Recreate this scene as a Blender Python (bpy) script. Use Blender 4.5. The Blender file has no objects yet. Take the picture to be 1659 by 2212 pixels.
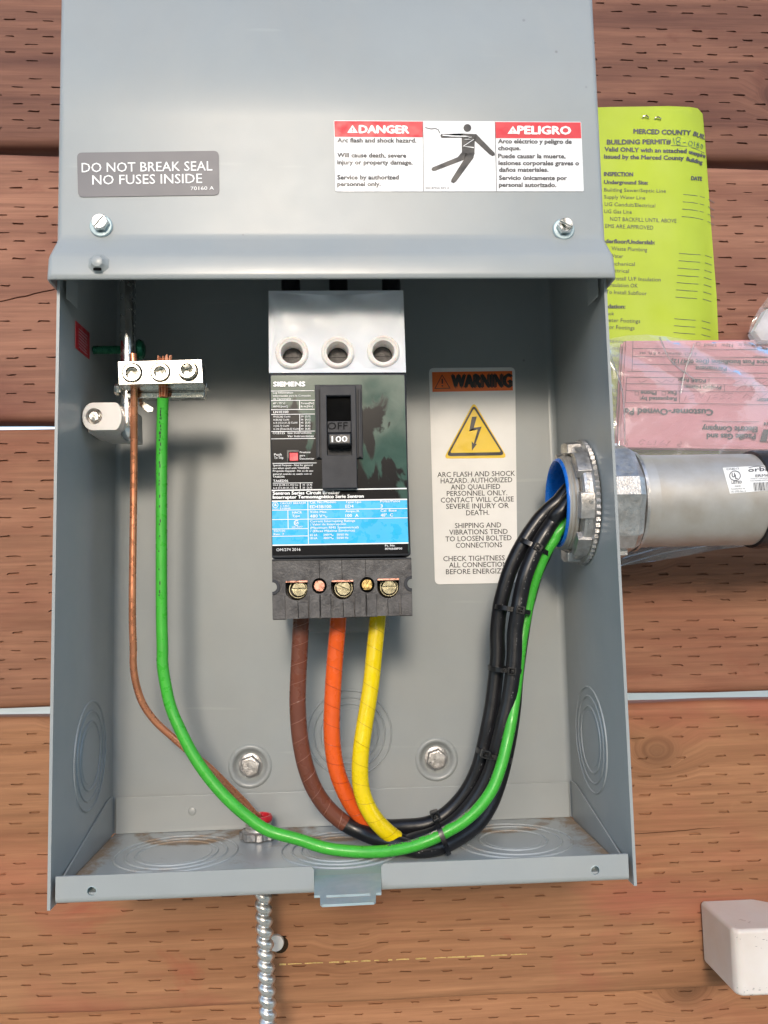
import bpy, math, random
from mathutils import Vector, Matrix
from mathutils.geometry import delaunay_2d_cdt
random.seed(7)
PI = math.pi
sc = bpy.context.scene
col = sc.collection

# ------------------------------------------------------------------ camera
FPX = 1811.6                       # focal length in pixels of a 1659 x 2212 reading of the photograph
CAM = Vector((-0.00067, -0.44998, 0.15236))
RX, RY, RZ = 0.0984017, 0.0229732, -0.0534168
ROT = Matrix.Rotation(RZ, 3, 'Z') @ Matrix.Rotation(RX, 3, 'X') @ Matrix.Rotation(RY, 3, 'Y')
cd = bpy.data.cameras.new('camera')
cam = bpy.data.objects.new('camera', cd); col.objects.link(cam)
cd.sensor_fit = 'VERTICAL'; cd.sensor_height = 24.0; cd.lens = FPX / 2212 * 24.0
cd.clip_start = 0.01; cd.clip_end = 2000
cam.matrix_world = (ROT @ Matrix(((1, 0, 0), (0, 0, -1), (0, 1, 0)))).to_4x4()
cam.location = CAM
sc.camera = cam

# ------------------------------------------------------------------ light
SUN_EL, SUN_AZ = math.radians(20.5), math.radians(183)     # azimuth clockwise from +Y
w = bpy.data.worlds.new('World'); sc.world = w; w.use_nodes = True
nt = w.node_tree; nt.nodes.clear()
wo = nt.nodes.new('ShaderNodeOutputWorld'); bg = nt.nodes.new('ShaderNodeBackground'); sk = nt.nodes.new('ShaderNodeTexSky')
sk.sky_type = 'NISHITA'; sk.sun_disc = False; sk.sun_elevation = SUN_EL; sk.sun_rotation = SUN_AZ
sk.air_density = 1.0; sk.dust_density = 1.0
bg.inputs['Strength'].default_value = 0.15
nt.links.new(sk.outputs[0], bg.inputs[0]); nt.links.new(bg.outputs[0], wo.inputs[0])
sd = bpy.data.lights.new('sun', 'SUN'); sd.energy = 0.85; sd.angle = math.radians(10); sd.color = (1.0, 0.86, 0.71)
so = bpy.data.objects.new('sun', sd); col.objects.link(so)
sv = Vector((math.sin(SUN_AZ) * math.cos(SUN_EL), math.cos(SUN_AZ) * math.cos(SUN_EL), math.sin(SUN_EL)))
so.rotation_euler = (-sv).to_track_quat('-Z', 'Y').to_euler()
vs = sc.view_settings
sc.display_settings.display_device = 'sRGB'
vs.view_transform = 'Standard'; vs.look = 'None'; vs.gamma = 1; vs.use_curve_mapping = False
vs.exposure = 1.3

# ------------------------------------------------------------------ measuring: reading (u, v) of the photograph -> point in the place
def ray(u, v): return ROT @ Vector(((u - 829.5) / FPX, 1.0, -(v - 1106) / FPX))
def at(u, v, Y):
    d = ray(u, v); return CAM + d * ((Y - CAM.y) / d.y)
def at_x(u, v, X):
    d = ray(u, v); return CAM + d * ((X - CAM.x) / d.x)
def at_z(u, v, Z):
    d = ray(u, v); return CAM + d * ((Z - CAM.z) / d.z)
def crop(x0, y0, s): return lambda x, y: ((x0 + s * x) * .8641, (y0 + s * y) * .8641)
cA = lambda x, y: (x, y)
cR1 = lambda x, y: (x / 2, y / 2)
cR2 = lambda x, y: (829.5 + x / 2, y / 2)
cP = crop(1450, 240, .2833); cF = crop(1450, 780, .2984); cG = crop(100, 680, .3134)
cB = crop(640, 680, .2532); cL = crop(640, 1160, .2532); cW = crop(1040, 880, .2803)
cK = crop(1180, 1050, .2939); cQ = crop(100, 1650, .3978); cC = crop(700, 1500, .3617)
cE = crop(1100, 1640, .3134); cT = crop(560, 2150, .3255); cV = crop(1500, 2000, .2532)
D = 0.1111          # depth of the box
YW = 0.128          # face of the boards
W2 = 0.15           # half width of the box
YB = 0.016          # face of the breaker

# ------------------------------------------------------------------ materials
MATS = {}
def new_mat(name):
    m = bpy.data.materials.new(name); m.use_nodes = True
    n = m.node_tree.nodes; n.clear()
    o = n.new('ShaderNodeOutputMaterial'); b = n.new('ShaderNodeBsdfPrincipled')
    m.node_tree.links.new(b.outputs[0], o.inputs[0])
    MATS[name] = m
    return m, n, m.node_tree.links, b
def tex(n, l, kind='Object', scale=(1, 1, 1)):
    t = n.new('ShaderNodeTexCoord'); mp = n.new('ShaderNodeMapping'); mp.inputs['Scale'].default_value = scale
    l.new(t.outputs[kind], mp.inputs[0]); return mp.outputs[0]
def noise(n, l, vec, scale, detail=3, rough=.5, dist=0):
    x = n.new('ShaderNodeTexNoise'); x.inputs['Scale'].default_value = scale; x.inputs['Detail'].default_value = detail
    x.inputs['Roughness'].default_value = rough; x.inputs['Distortion'].default_value = dist
    if vec is not None: l.new(vec, x.inputs['Vector'])
    return x.outputs['Fac']
def ramp(n, l, fac, stops):
    r = n.new('ShaderNodeValToRGB'); e = r.color_ramp.elements
    while len(e) < len(stops): e.new(.5)
    for k, (p, c) in enumerate(stops):
        e[k].position = p; e[k].color = (c, c, c, 1) if isinstance(c, (int, float)) else (*c, 1)
    l.new(fac, r.inputs[0]); return r.outputs[0]
def mix(n, l, fac, a, b, mode='MIX'):
    x = n.new('ShaderNodeMix'); x.data_type = 'RGBA'; x.blend_type = mode
    for sock, v in ((x.inputs[0], fac), (x.inputs[6], a), (x.inputs[7], b)):
        if isinstance(v, (int, float)): sock.default_value = v
        elif isinstance(v, tuple): sock.default_value = (*v, 1)
        else: l.new(v, sock)
    return x.outputs[2]
def math_(n, l, op, a, b=None):
    x = n.new('ShaderNodeMath'); x.operation = op
    for i, v in enumerate((a, b)):
        if v is None: continue
        if isinstance(v, (int, float)): x.inputs[i].default_value = v
        else: l.new(v, x.inputs[i])
    return x.outputs[0]
def bump(n, l, b, h, strength=.3, dist=.001):
    x = n.new('ShaderNodeBump'); x.inputs['Strength'].default_value = strength; x.inputs['Distance'].default_value = dist
    l.new(h, x.inputs['Height']); l.new(x.outputs[0], b.inputs['Normal'])
def M(name, c, rough=.5, metal=0., var=.12, vs_=60, bmp=0, bs=400, spec=.5, coat=0, rvar=.15, c2=None, sss=0):
    m, n, l, b = new_mat(name)
    v = tex(n, l)
    f = noise(n, l, v, vs_, 5, .6)
    dark = c2 or tuple(x * (1 - 2 * var) for x in c); lite = tuple(min(1, x * (1 + var)) for x in c)
    l.new(mix(n, l, ramp(n, l, f, [(.3, 0.), (.7, 1.)]), dark, lite), b.inputs['Base Color'])
    f2 = noise(n, l, v, vs_ * 3, 4)
    l.new(ramp(n, l, f2, [(.3, max(.02, rough - rvar)), (.7, min(1, rough + rvar))]), b.inputs['Roughness'])
    b.inputs['Metallic'].default_value = metal; b.inputs['Specular IOR Level'].default_value = spec
    b.inputs['Coat Weight'].default_value = coat
    if sss:
        b.inputs['Subsurface Weight'].default_value = sss; b.inputs['Subsurface Scale'].default_value = .003
    if bmp: bump(n, l, b, noise(n, l, v, bs, 3), bmp, .0006)
    return m
def wear(name):
    m = MATS[name]; n, l = m.node_tree.nodes, m.node_tree.links; b = n['Principled BSDF']; v = tex(n, l)
    src = b.inputs['Base Color'].links[0].from_socket
    sp = n.new('ShaderNodeTexVoronoi'); sp.inputs['Scale'].default_value = 62; l.new(v, sp.inputs['Vector'])
    sx = n.new('ShaderNodeSeparateColor'); l.new(sp.outputs['Color'], sx.inputs[0])
    dot = math_(n, l, 'MULTIPLY', ramp(n, l, sp.outputs['Distance'], [(.03, 1.), (.07, 0.)]), ramp(n, l, sx.outputs[0], [(.80, 0.), (.84, .5)]))
    mp = n.new('ShaderNodeMapping'); mp.inputs['Scale'].default_value = (9, 30, 130); mp.inputs['Rotation'].default_value = (0, .25, 0); l.new(v, mp.inputs[0])
    sc1 = ramp(n, l, noise(n, l, mp.outputs[0], 1.0, 2, .5, .3), [(.73, 0.), (.76, .22)])
    dust = ramp(n, l, noise(n, l, v, 14, 6, .7, .5), [(.45, 0.), (.75, .16)])
    c1 = mix(n, l, dust, src, (.40, .36, .30)); c2 = mix(n, l, dot, c1, (.12, .11, .10)); l.new(mix(n, l, sc1, c2, (.42, .43, .42)), b.inputs['Base Color'])
def wood(name, c1, c2, c3, seed, red):
    m, n, l, b = new_mat(name)
    t = n.new('ShaderNodeTexCoord')
    mp = n.new('ShaderNodeMapping'); mp.inputs['Location'].default_value = (seed * 3.1, seed * 1.7, seed * 5.3); l.new(t.outputs['Object'], mp.inputs[0])
    base = mp.outputs[0]
    def sc_(s):
        q = n.new('ShaderNodeMapping'); q.inputs['Scale'].default_value = s; l.new(base, q.inputs[0]); return q.outputs[0]
    # knots
    vo = n.new('ShaderNodeTexVoronoi'); vo.inputs['Scale'].default_value = 1.0; l.new(sc_((4.5, .01, 6.5)), vo.inputs['Vector'])
    kd = vo.outputs['Distance']
    knot = ramp(n, l, kd, [(.03, 1.), (.055, .6), (.10, .15), (.17, 0.)])
    # warped grain
    cx = n.new('ShaderNodeVectorMath'); cx.operation = 'ADD'
    wv = n.new('ShaderNodeCombineXYZ'); l.new(math_(n, l, 'MULTIPLY', knot, .05), wv.inputs[2])
    lw = noise(n, l, sc_((3, 3, 5)), 1.0, 2); l.new(math_(n, l, 'MULTIPLY', lw, .05), wv.inputs[1])
    ad = n.new('ShaderNodeVectorMath'); ad.operation = 'ADD'; l.new(base, ad.inputs[0]); l.new(wv.outputs[0], ad.inputs[1])
    g = n.new('ShaderNodeMapping'); g.inputs['Scale'].default_value = (2.2, 18, 55); l.new(ad.outputs[0], g.inputs[0])
    grain = noise(n, l, g.outputs[0], 1.0, 5, .6, .6)
    g2 = n.new('ShaderNodeMapping'); g2.inputs['Scale'].default_value = (14, 60, 420); l.new(ad.outputs[0], g2.inputs[0])
    fib = noise(n, l, g2.outputs[0], 1.0, 4, .6)
    patch = noise(n, l, sc_((5, 3, 11)), 1.0, 4, .55, .4)
    cA_ = mix(n, l, ramp(n, l, grain, [(.32, 0.), (.68, 1.)]), c1, c2)
    cB_ = mix(n, l, math_(n, l, 'MULTIPLY', ramp(n, l, patch, [(.50, 0.), (.66, 1.)]), red), cA_, c3)
    stain = noise(n, l, sc_((9, 5, 16)), 1.0, 5, .6, .8)
    cS_ = mix(n, l, math_(n, l, 'MULTIPLY', ramp(n, l, stain, [(.60, 0.), (.70, 1.)]), .45 * red + .1), cB_, tuple(x * f for x, f in zip(c3, (.9, .55, .5))))
    cC_ = mix(n, l, math_(n, l, 'MULTIPLY', ramp(n, l, fib, [(.35, 0.), (.7, 1.)]), .45), cS_, tuple(x * .55 for x in c1))
    cD_ = mix(n, l, math_(n, l, 'MULTIPLY', knot, .75), cC_, tuple(x * .30 for x in c1))
    spk = ramp(n, l, noise(n, l, sc_((30, 40, 90)), 1.0, 4, .6, .5), [(.62, 0.), (.80, .10)])
    l.new(mix(n, l, spk, cD_, tuple(min(1, x * 1.5) for x in c2)), b.inputs['Base Color'])
    b.inputs['Roughness'].default_value = .72; b.inputs['Specular IOR Level'].default_value = .3
    h = math_(n, l, 'ADD', math_(n, l, 'MULTIPLY', fib, .6), grain)
    bump(n, l, b, h, .35, .0012)
    return m
def film(name, tint, shine, rough=.05):
    m = bpy.data.materials.new(name); m.use_nodes = True; n = m.node_tree.nodes; n.clear(); l = m.node_tree.links
    o = n.new('ShaderNodeOutputMaterial'); mx = n.new('ShaderNodeMixShader'); tr = n.new('ShaderNodeBsdfTransparent'); g = n.new('ShaderNodeBsdfGlossy')
    df = n.new('ShaderNodeBsdfDiffuse'); df.inputs[0].default_value = (.8, .8, .8, 1)
    tr.inputs[0].default_value = (*tint, 1); g.inputs['Roughness'].default_value = rough
    fr = n.new('ShaderNodeFresnel'); fr.inputs[0].default_value = 1.5
    v = tex(n, l); f = noise(n, l, v, 40, 3)
    bm = n.new('ShaderNodeBump'); bm.inputs['Strength'].default_value = .25; bm.inputs['Distance'].default_value = .003; l.new(f, bm.inputs['Height'])
    l.new(bm.outputs[0], g.inputs['Normal']); l.new(bm.outputs[0], fr.inputs['Normal'])
    m2 = n.new('ShaderNodeMixShader'); m2.inputs[0].default_value = shine
    l.new(tr.outputs[0], m2.inputs[1]); l.new(df.outputs[0], m2.inputs[2])
    l.new(fr.outputs[0], mx.inputs[0]); l.new(m2.outputs[0], mx.inputs[1]); l.new(g.outputs[0], mx.inputs[2]); l.new(mx.outputs[0], o.inputs[0])
    MATS[name] = m
    return m
def ink(name, c, rough=.45): return M(name, c, rough, var=.03)

M('paint', (.300, .325, .330), .32, var=.02, vs_=25, bmp=.04, bs=1200, rvar=.03, spec=.5)
wear('paint')
M('zinc', (.36, .43, .46), .5, .3, .12, 60, .05, 900, c2=(.30, .42, .44))
M('galv', (.44, .435, .42), .42, .45, .10, 40, .06, 300, c2=(.38, .345, .30), rvar=.06)
M('cast', (.50, .50, .50), .42, .85, .2, 130, .35, 700, c2=(.36, .34, .32))
M('bright_steel', (.75, .75, .73), .2, 1, .08, 80)
M('dull_steel', (.62, .61, .59), .34, .9, .08, 120)
M('nickel', (.80, .77, .70), .22, 1, .1, 90, .06, 500)
M('brass', (.72, .52, .22), .25, 1, .12, 120)
M('yellow_zinc', (.62, .57, .40), .26, 1, .08, 90, .03, 900, rvar=.05)
M('copper', (.72, .30, .16), .3, .7, .14, 60, .05, 500, c2=(.58, .22, .11))
M('copper_dull', (.70, .36, .28), .33, 1, .2, 160)
M('green_metal', (.01, .13, .07), .3, .4, .1)
M('black_plastic', (.016, .016, .018), .42, 0, .2, 90, .05, 900)
M('frame_plastic', (.030, .032, .038), .5, 0, .08, 90, .08, 1100, spec=.25, rvar=.03)
M('rough_plastic', (.085, .080, .077), .5, 0, .3, 150, .5, 900, spec=.35, c2=(.035, .032, .032))
M('cable_black', (.010, .010, .012), .33, 0, .15, 150, .04, 500, rvar=.05)
M('tie_black', (.008, .008, .009), .35, 0, .1)
M('green_wire', (.05, .40, .035), .36, 0, .05, 90)
M('tape_brown', (.15, .048, .028), .3, 0, .05, 40)
M('tape_orange', (.72, .10, .012), .28, 0, .05, 40)
M('tape_yellow', (.76, .56, .004), .28, 0, .04, 40)
M('edge_brown', (.30, .14, .10), .4); M('edge_orange', (.34, .035, .004), .4); M('edge_yellow', (.42, .28, .002), .4)
M('white_plastic', (.68, .64, .60), .4, 0, .04, 60, sss=.1)
M('sheet_white', (.62, .635, .67), .5, 0, .03, 30, sss=.1)
M('plug_white', (.80, .75, .70), .35, 0, .05, 90, sss=.3)
M('blue_plastic', (.008, .14, .58), .3, 0, .06, 60)
M('red_plastic', (.55, .02, .03), .35, 0, .06, 60)
M('red_button', (.75, .05, .07), .4)
M('moulded_mark', (.010, .010, .011), .7, spec=.1)
M('hole_wood', (.030, .018, .010), .9, spec=.1)
M('pvc', (.66, .62, .585), .42, 0, .02, 14, .03, 500, c2=(.58, .50, .44), sss=.1)
M('dark_hole', (.004, .004, .004), .8, spec=.05)
M('label_white', (.74, .75, .77), .33, 0, .02, 40)
M('label_warm', (.78, .78, .77), .45, 0, .02, 40)
M('label_gray', (.10, .10, .115), .42, 0, .02, 30, rvar=.02)
ink('ink_black', (.015, .015, .017)); ink('ink_white', (.85, .85, .85)); ink('ink_red', (.60, .015, .03))
ink('ink_orange', (.82, .15, .02)); ink('ink_yellow', (.80, .55, .02)); ink('ink_grey', (.08, .08, .085))
ink('ink_cyan', (.008, .42, .72), .3); ink('ink_pen', (.05, .13, .12)); ink('ink_pencil', (.20, .11, .12)); ink('ink_pale', (.62, .72, .78))
M('permit_paper', (.41, .52, .030), .6, 0, .07, 9, .05, 500)
M('pink_paper', (.64, .285, .325), .6, 0, .06, 12, .05, 500)
M('white_paper', (.70, .70, .78), .6, 0, .05, 20)
M('sticker_red', (.42, .008, .02), .4)
film('clear_bag', (.93, .93, .94), .17)
film('clear_tab', (.92, .92, .93), .14, .12)
def painted_floor():
    m, n, l, b = new_mat('floor_paint')
    v = tex(n, l, 'Object')
    f = noise(n, l, v, 42, 6, .65, .6); fine = noise(n, l, v, 700, 3, .7)
    sx = n.new('ShaderNodeSeparateXYZ'); l.new(v, sx.inputs[0])
    # dust gathers along the back and in the corners
    back = ramp(n, l, math_(n, l, 'DIVIDE', sx.outputs[1], D), [(.70, 0.), (.97, .34)])
    side = ramp(n, l, math_(n, l, 'DIVIDE', math_(n, l, 'ABSOLUTE', sx.outputs[0]), W2), [(.86, 0.), (.97, .30)])
    ringm = None
    for (x, y) in ((-.099, .0627), (-.0026, .0583), (.0995, .0625)):
        dx = math_(n, l, 'SUBTRACT', sx.outputs[0], x); dy = math_(n, l, 'SUBTRACT', sx.outputs[1], y)
        r = math_(n, l, 'SQRT', math_(n, l, 'ADD', math_(n, l, 'POWER', dx, 2), math_(n, l, 'POWER', dy, 2)))
        r_ = ramp(n, l, math_(n, l, 'MULTIPLY', r, 20), [(.30, 0.), (.38, .20), (.47, .12), (.58, .30), (.68, .30), (.80, .0)])
        ringm = r_ if ringm is None else math_(n, l, 'MAXIMUM', ringm, r_)
    mask = math_(n, l, 'ADD', math_(n, l, 'MAXIMUM', math_(n, l, 'MAXIMUM', back, side), ringm), f)
    mask = math_(n, l, 'ADD', mask, math_(n, l, 'MULTIPLY', math_(n, l, 'SUBTRACT', fine, .5), .25))
    k = ramp(n, l, mask, [(.60, 0.), (.82, .85)])
    l.new(mix(n, l, k, (.315, .345, .355), (.24, .155, .085)), b.inputs['Base Color'])
    l.new(ramp(n, l, k, [(0, .3), (1, .8)]), b.inputs['Roughness'])
painted_floor()
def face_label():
    m, n, l, b = new_mat('label_reflection')
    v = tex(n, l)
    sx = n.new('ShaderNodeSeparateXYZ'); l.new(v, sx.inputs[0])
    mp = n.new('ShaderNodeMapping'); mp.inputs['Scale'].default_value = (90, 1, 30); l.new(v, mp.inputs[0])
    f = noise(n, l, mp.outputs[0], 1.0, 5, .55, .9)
    # glossy laminate along top and right, green reflection painted in; matte where peeled
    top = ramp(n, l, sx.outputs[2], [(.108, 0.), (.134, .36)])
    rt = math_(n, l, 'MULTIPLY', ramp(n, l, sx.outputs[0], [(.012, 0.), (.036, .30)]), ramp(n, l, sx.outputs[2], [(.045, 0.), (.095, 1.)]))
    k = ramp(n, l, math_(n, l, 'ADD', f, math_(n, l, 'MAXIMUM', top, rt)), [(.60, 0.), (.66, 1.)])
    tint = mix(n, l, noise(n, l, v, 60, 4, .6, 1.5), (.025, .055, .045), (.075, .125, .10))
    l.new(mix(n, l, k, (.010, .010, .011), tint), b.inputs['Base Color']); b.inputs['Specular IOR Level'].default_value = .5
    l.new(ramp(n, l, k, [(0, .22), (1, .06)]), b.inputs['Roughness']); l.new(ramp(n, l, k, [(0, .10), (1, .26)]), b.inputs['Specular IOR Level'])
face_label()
wood('board_red', (.125, .052, .037), (.275, .127, .082), (.125, .045, .033), 1.0, .9)
wood('board_rose', (.20, .086, .057), (.37, .178, .116), (.18, .063, .046), 2.3, .8)
wood('board_brown', (.21, .092, .052), (.355, .172, .100), (.23, .078, .048), 3.7, .6)
wood('board_tan', (.25, .112, .052), (.40, .196, .098), (.32, .092, .058), 5.2, .75)
wood('board_low', (.28, .125, .060), (.43, .212, .110), (.32, .105, .062), 7.9, .5)
M('sap', (.60, .42, .16), .25, 0, .2, 200)
M('leaf_green', (.055, .095, .03), .6, 0, .4, 1.2)
M('dry_ground', (.62, .54, .41), .95, 0, .25, .6, 0, c2=(.50, .45, .30))

# ------------------------------------------------------------------ meshes
class MB:
    def __init__(s): s.v = []; s.f = []; s.sm = []
    def add(s, vs_, fs, smooth=True):
        o = len(s.v); s.v += [Vector(p) for p in vs_]
        for f in fs: s.f.append(tuple(i + o for i in f)); s.sm.append(smooth)
    def box(s, x0, x1, y0, y1, z0, z1):
        s.add([(x, y, z) for z in (z0, z1) for y in (y0, y1) for x in (x0, x1)],
              [(0, 2, 3, 1), (4, 5, 7, 6), (0, 1, 5, 4), (2, 6, 7, 3), (0, 4, 6, 2), (1, 3, 7, 5)])
    def prism(s, front, back):
        n = len(front)
        s.add(list(front) + list(back), [tuple(range(n)), tuple(range(2 * n - 1, n - 1, -1))] + [(i, i + n, (i + 1) % n + n, (i + 1) % n) for i in range(n)])
    def px(s, pts, yf, yb):
        """outline read on the plane Y = yf, run straight back to yb"""
        a = [at(u, v, yf) for u, v in pts]
        s.prism(a, [Vector((p.x, yb, p.z)) for p in a])
    def decal(s, pts, surf, lift=.0002, thick=.0004):
        a = [surf(u, v) for u, v in pts]
        s.prism([p + Vector((0, -lift, 0)) for p in a], [p + Vector((0, thick, 0)) for p in a])
    def lathe(s, prof, c, ax, segs=32, cap0=False, cap1=False, phase=0):
        ax = Vector(ax).normalized(); e1 = ax.orthogonal().normalized()
        if abs(ax.y) > .9: e1 = Vector((1, 0, 0))
        if abs(ax.z) > .9: e1 = Vector((1, 0, 0))
        e2 = ax.cross(e1); c = Vector(c); vs_ = []; fs = []
        for (r, h) in prof:
            for k in range(segs):
                t = 2 * PI * k / segs + phase
                vs_.append(c + ax * h + (e1 * math.cos(t) + e2 * math.sin(t)) * r)
        for i in range(len(prof) - 1):
            for k in range(segs):
                a = i * segs + k; b = i * segs + (k + 1) % segs
                fs.append((a, b, b + segs, a + segs))
        if cap0: fs.append(tuple(range(segs - 1, -1, -1)))
        if cap1: fs.append(tuple((len(prof) - 1) * segs + k for k in range(segs)))
        s.add(vs_, fs)
    def tube(s, pts, r, segs=14, caps=True, rf=None):
        n = len(pts); tan = [(pts[min(i + 1, n - 1)] - pts[max(i - 1, 0)]).normalized() for i in range(n)]
        e = tan[0].orthogonal().normalized(); vs_ = []; L = 0
        for i in range(n):
            if i: L += (pts[i] - pts[i - 1]).length
            e = (e - tan[i] * e.dot(tan[i])).normalized(); g = tan[i].cross(e)
            for k in range(segs):
                t = 2 * PI * k / segs
                rr = rf(L, t) if rf else r
                vs_.append(pts[i] + (e * math.cos(t) + g * math.sin(t)) * rr)
        fs = [(i * segs + k, i * segs + (k + 1) % segs, (i + 1) * segs + (k + 1) % segs, (i + 1) * segs + k) for i in range(n - 1) for k in range(segs)]
        if caps: fs += [tuple(range(segs - 1, -1, -1)), tuple((n - 1) * segs + k for k in range(segs))]
        s.add(vs_, fs)
    def plate(s, outer, holes, fa, fb, grid=0, blind=None):
        """sheet with holes: fa / fb map the flat outline to front and back; blind(x, z) gives the floor of holes that do not go through"""
        pts = []; faces = []
        ccw = lambda q: q if sum(q[i - 1][0] * q[i][1] - q[i][0] * q[i - 1][1] for i in range(len(q))) > 0 else q[::-1]
        outer = ccw(list(outer)); holes = [ccw(list(h)) for h in holes]
        for loop in [outer] + holes:
            faces.append(list(range(len(pts), len(pts) + len(loop)))); pts += loop
        if grid:
            xs = [p[0] for p in outer]; zs = [p[1] for p in outer]
            nx = max(1, int((max(xs) - min(xs)) / grid)); nz = max(1, int((max(zs) - min(zs)) / grid))
            pts = pts + [(min(xs) + (max(xs) - min(xs)) * (i + .5) / nx, min(zs) + (max(zs) - min(zs)) * (j + .5) / nz) for i in range(nx) for j in range(nz)]
        V, E_, F_, _, _, of = delaunay_2d_cdt([Vector(p) for p in pts], [], faces, 0, 1e-7)
        keep = [f for f, o in zip(F_, of) if 0 in o and not any(k > 0 for k in o)]
        used = sorted({i for f in keep for i in f}); ix = {i: k for k, i in enumerate(used)}
        s.add([fa(*V[i]) for i in used], [tuple(ix[i] for i in f) for f in keep])
        if fb: s.add([fb(*V[i]) for i in used], [tuple(ix[i] for i in reversed(f)) for f in keep])
        for j, loop in enumerate([outer] + holes):
            n = len(loop); back = fb if (j == 0 or not blind) else blind
            if not back: continue
            s.add([fa(*p) for p in loop] + [back(*p) for p in loop], [(i, i + n, (i + 1) % n + n, (i + 1) % n) for i in range(n)], False)
            if j and blind: s.add([blind(*p) for p in loop], [tuple(range(n))], False)
    def build(s, name, mat, parent=None, bev=0, seg=2, angle=35, solid=0, recalc=True):
        me = bpy.data.meshes.new(name)
        off = parent_loc(parent)
        me.from_pydata([v - off for v in s.v], [], s.f)
        me.polygons.foreach_set('use_smooth', s.sm)
        me.validate(); me.update()
        bm = __import__('bmesh').new(); bm.from_mesh(me)
        __import__('bmesh').ops.remove_doubles(bm, verts=bm.verts, dist=1e-6)
        if recalc: __import__('bmesh').ops.recalc_face_normals(bm, faces=bm.faces)
        bm.to_mesh(me); bm.free()
        me.set_sharp_from_angle(angle=math.radians(angle))
        me.materials.append(MATS[mat])
        o = bpy.data.objects.new(name, me); col.objects.link(o)
        if parent: o.parent = parent
        if solid:
            q = o.modifiers.new('sheet', 'SOLIDIFY'); q.thickness = abs(solid); q.offset = 1 if solid > 0 else -1
        if bev:
            q = o.modifiers.new('edge', 'BEVEL'); q.width = bev; q.segments = seg; q.limit_method = 'ANGLE'; q.angle_limit = math.radians(38); q.harden_normals = True
        return o
def parent_loc(p):
    v = Vector((0, 0, 0))
    while p is not None: v = v + p.location; p = p.parent
    return v
def tag(o, label=None, cat=None, group=None, kind=None):
    for k, v in (('label', label), ('category', cat), ('group', group), ('kind', kind)):
        if v: o[k] = v
    return o
def thing(name, label, cat, loc=(0, 0, 0), group=None):
    o = bpy.data.objects.new(name, None); o.empty_display_size = .01; o.location = loc; col.objects.link(o)
    return tag(o, label, cat, group)
def smooth(pts, n=8):
    pts = [Vector(p) for p in pts]; P = [pts[0] * 2 - pts[1]] + pts + [pts[-1] * 2 - pts[-2]]; out = []
    for i in range(1, len(P) - 2):
        a, b, c, d = P[i - 1], P[i], P[i + 1], P[i + 2]
        for k in range(n):
            t = k / n
            out.append(.5 * ((2 * b) + (c - a) * t + (2 * a - 5 * b + 4 * c - d) * t * t + (3 * b - a - 3 * c + d) * t ** 3))
    out.append(P[-2]); return out
def circ(cx, cz, r, n=24, ph=0): return [(cx + r * math.cos(2 * PI * k / n + ph), cz + r * math.sin(2 * PI * k / n + ph)) for k in range(n)]
def rquad(q, r, n=4):
    """round the corners of an outline"""
    out = []; m = len(q)
    for i in range(m):
        p = Vector(q[i]); a = (Vector(q[i - 1]) - p).normalized(); b = (Vector(q[(i + 1) % m]) - p).normalized()
        for k in range(n + 1):
            t = k / n; x = p + a * r * (1 - t) ** 2 + b * r * t ** 2; out.append((x.x, x.y))
    return out
def plane(Y): return lambda u, v: at(u, v, Y)
def slotted(mb, c, ax, up, r, h, ang, sw, n=28, depth=.45):
    """round screw head with a real slot"""
    ax = Vector(ax).normalized(); u = Vector(up); e1 = u * math.cos(ang) + ax.cross(u) * math.sin(ang); e2 = ax.cross(e1); c = Vector(c)
    mb.lathe([(r, 0), (r, h * (1 - depth))], c, ax, n, True, True)
    a0 = math.asin(min(.95, sw / r))
    for sgn in (1, -1):
        arc = [(r * math.cos(a0 + (PI - 2 * a0) * k / 14), r * math.sin(a0 + (PI - 2 * a0) * k / 14)) for k in range(15)]
        P = lambda x, y, hh, q=1.0: c + ax * hh + (e1 * x + e2 * y * sgn) * q
        lo = [P(x, y, h * (1 - depth)) for x, y in arc]; mid = [P(x, y, h * .85) for x, y in arc]; hi = [P(x * .9, max(y * .9, sw), h) for x, y in arc]
        mb.prism(lo, mid); mb.prism(mid, hi)

# ------------------------------------------------------------------ lettering
fc = bpy.data.curves.new('lettering', 'FONT'); fo = bpy.data.objects.new('lettering', fc); col.objects.link(fo)
fc.size = 1; fc.resolution_u = 2
def glyphs(sx, bold):
    fc.body = sx
    bpy.context.view_layer.update()
    ev = fo.evaluated_get(bpy.context.evaluated_depsgraph_get()); me = ev.to_mesh()
    V = [(v.co.x, v.co.y) for v in me.vertices]; F = [tuple(p.vertices) for p in me.polygons]; ev.to_mesh_clear()
    return V, F
_H = glyphs('H', 0)[0]; CAPH = max(p[1] for p in _H)
def text(mb, s_, p0, p1, cap, surf, bold=0.0, lift=.0004, slant=0):
    V, F = glyphs(s_, bold)
    if not V: return
    x0 = min(p[0] for p in V); x1 = max(p[0] for p in V)
    dx, dy = p1[0] - p0[0], p1[1] - p0[1]; L = math.hypot(dx, dy); dx /= L; dy /= L; ux, uy = dy, -dx
    w = bold * cap / CAPH        # heavier weights: the outline printed again a hair to either side
    for k, (ox, oy) in enumerate(((0, 0),) if w <= .05 else ((0, 0), (w, 0), (-w, 0), (0, w * .7), (0, -w * .7))):
        out = []
        for (x, y) in V:
            a = (x - x0) / (x1 - x0) * L + ox; h = y / CAPH * cap + oy
            out.append(surf(p0[0] + dx * a + ux * h, p0[1] + dy * a + uy * h) + Vector((0, -lift - k * 4e-6, 0)))
        mb.add(out, F, False)
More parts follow.
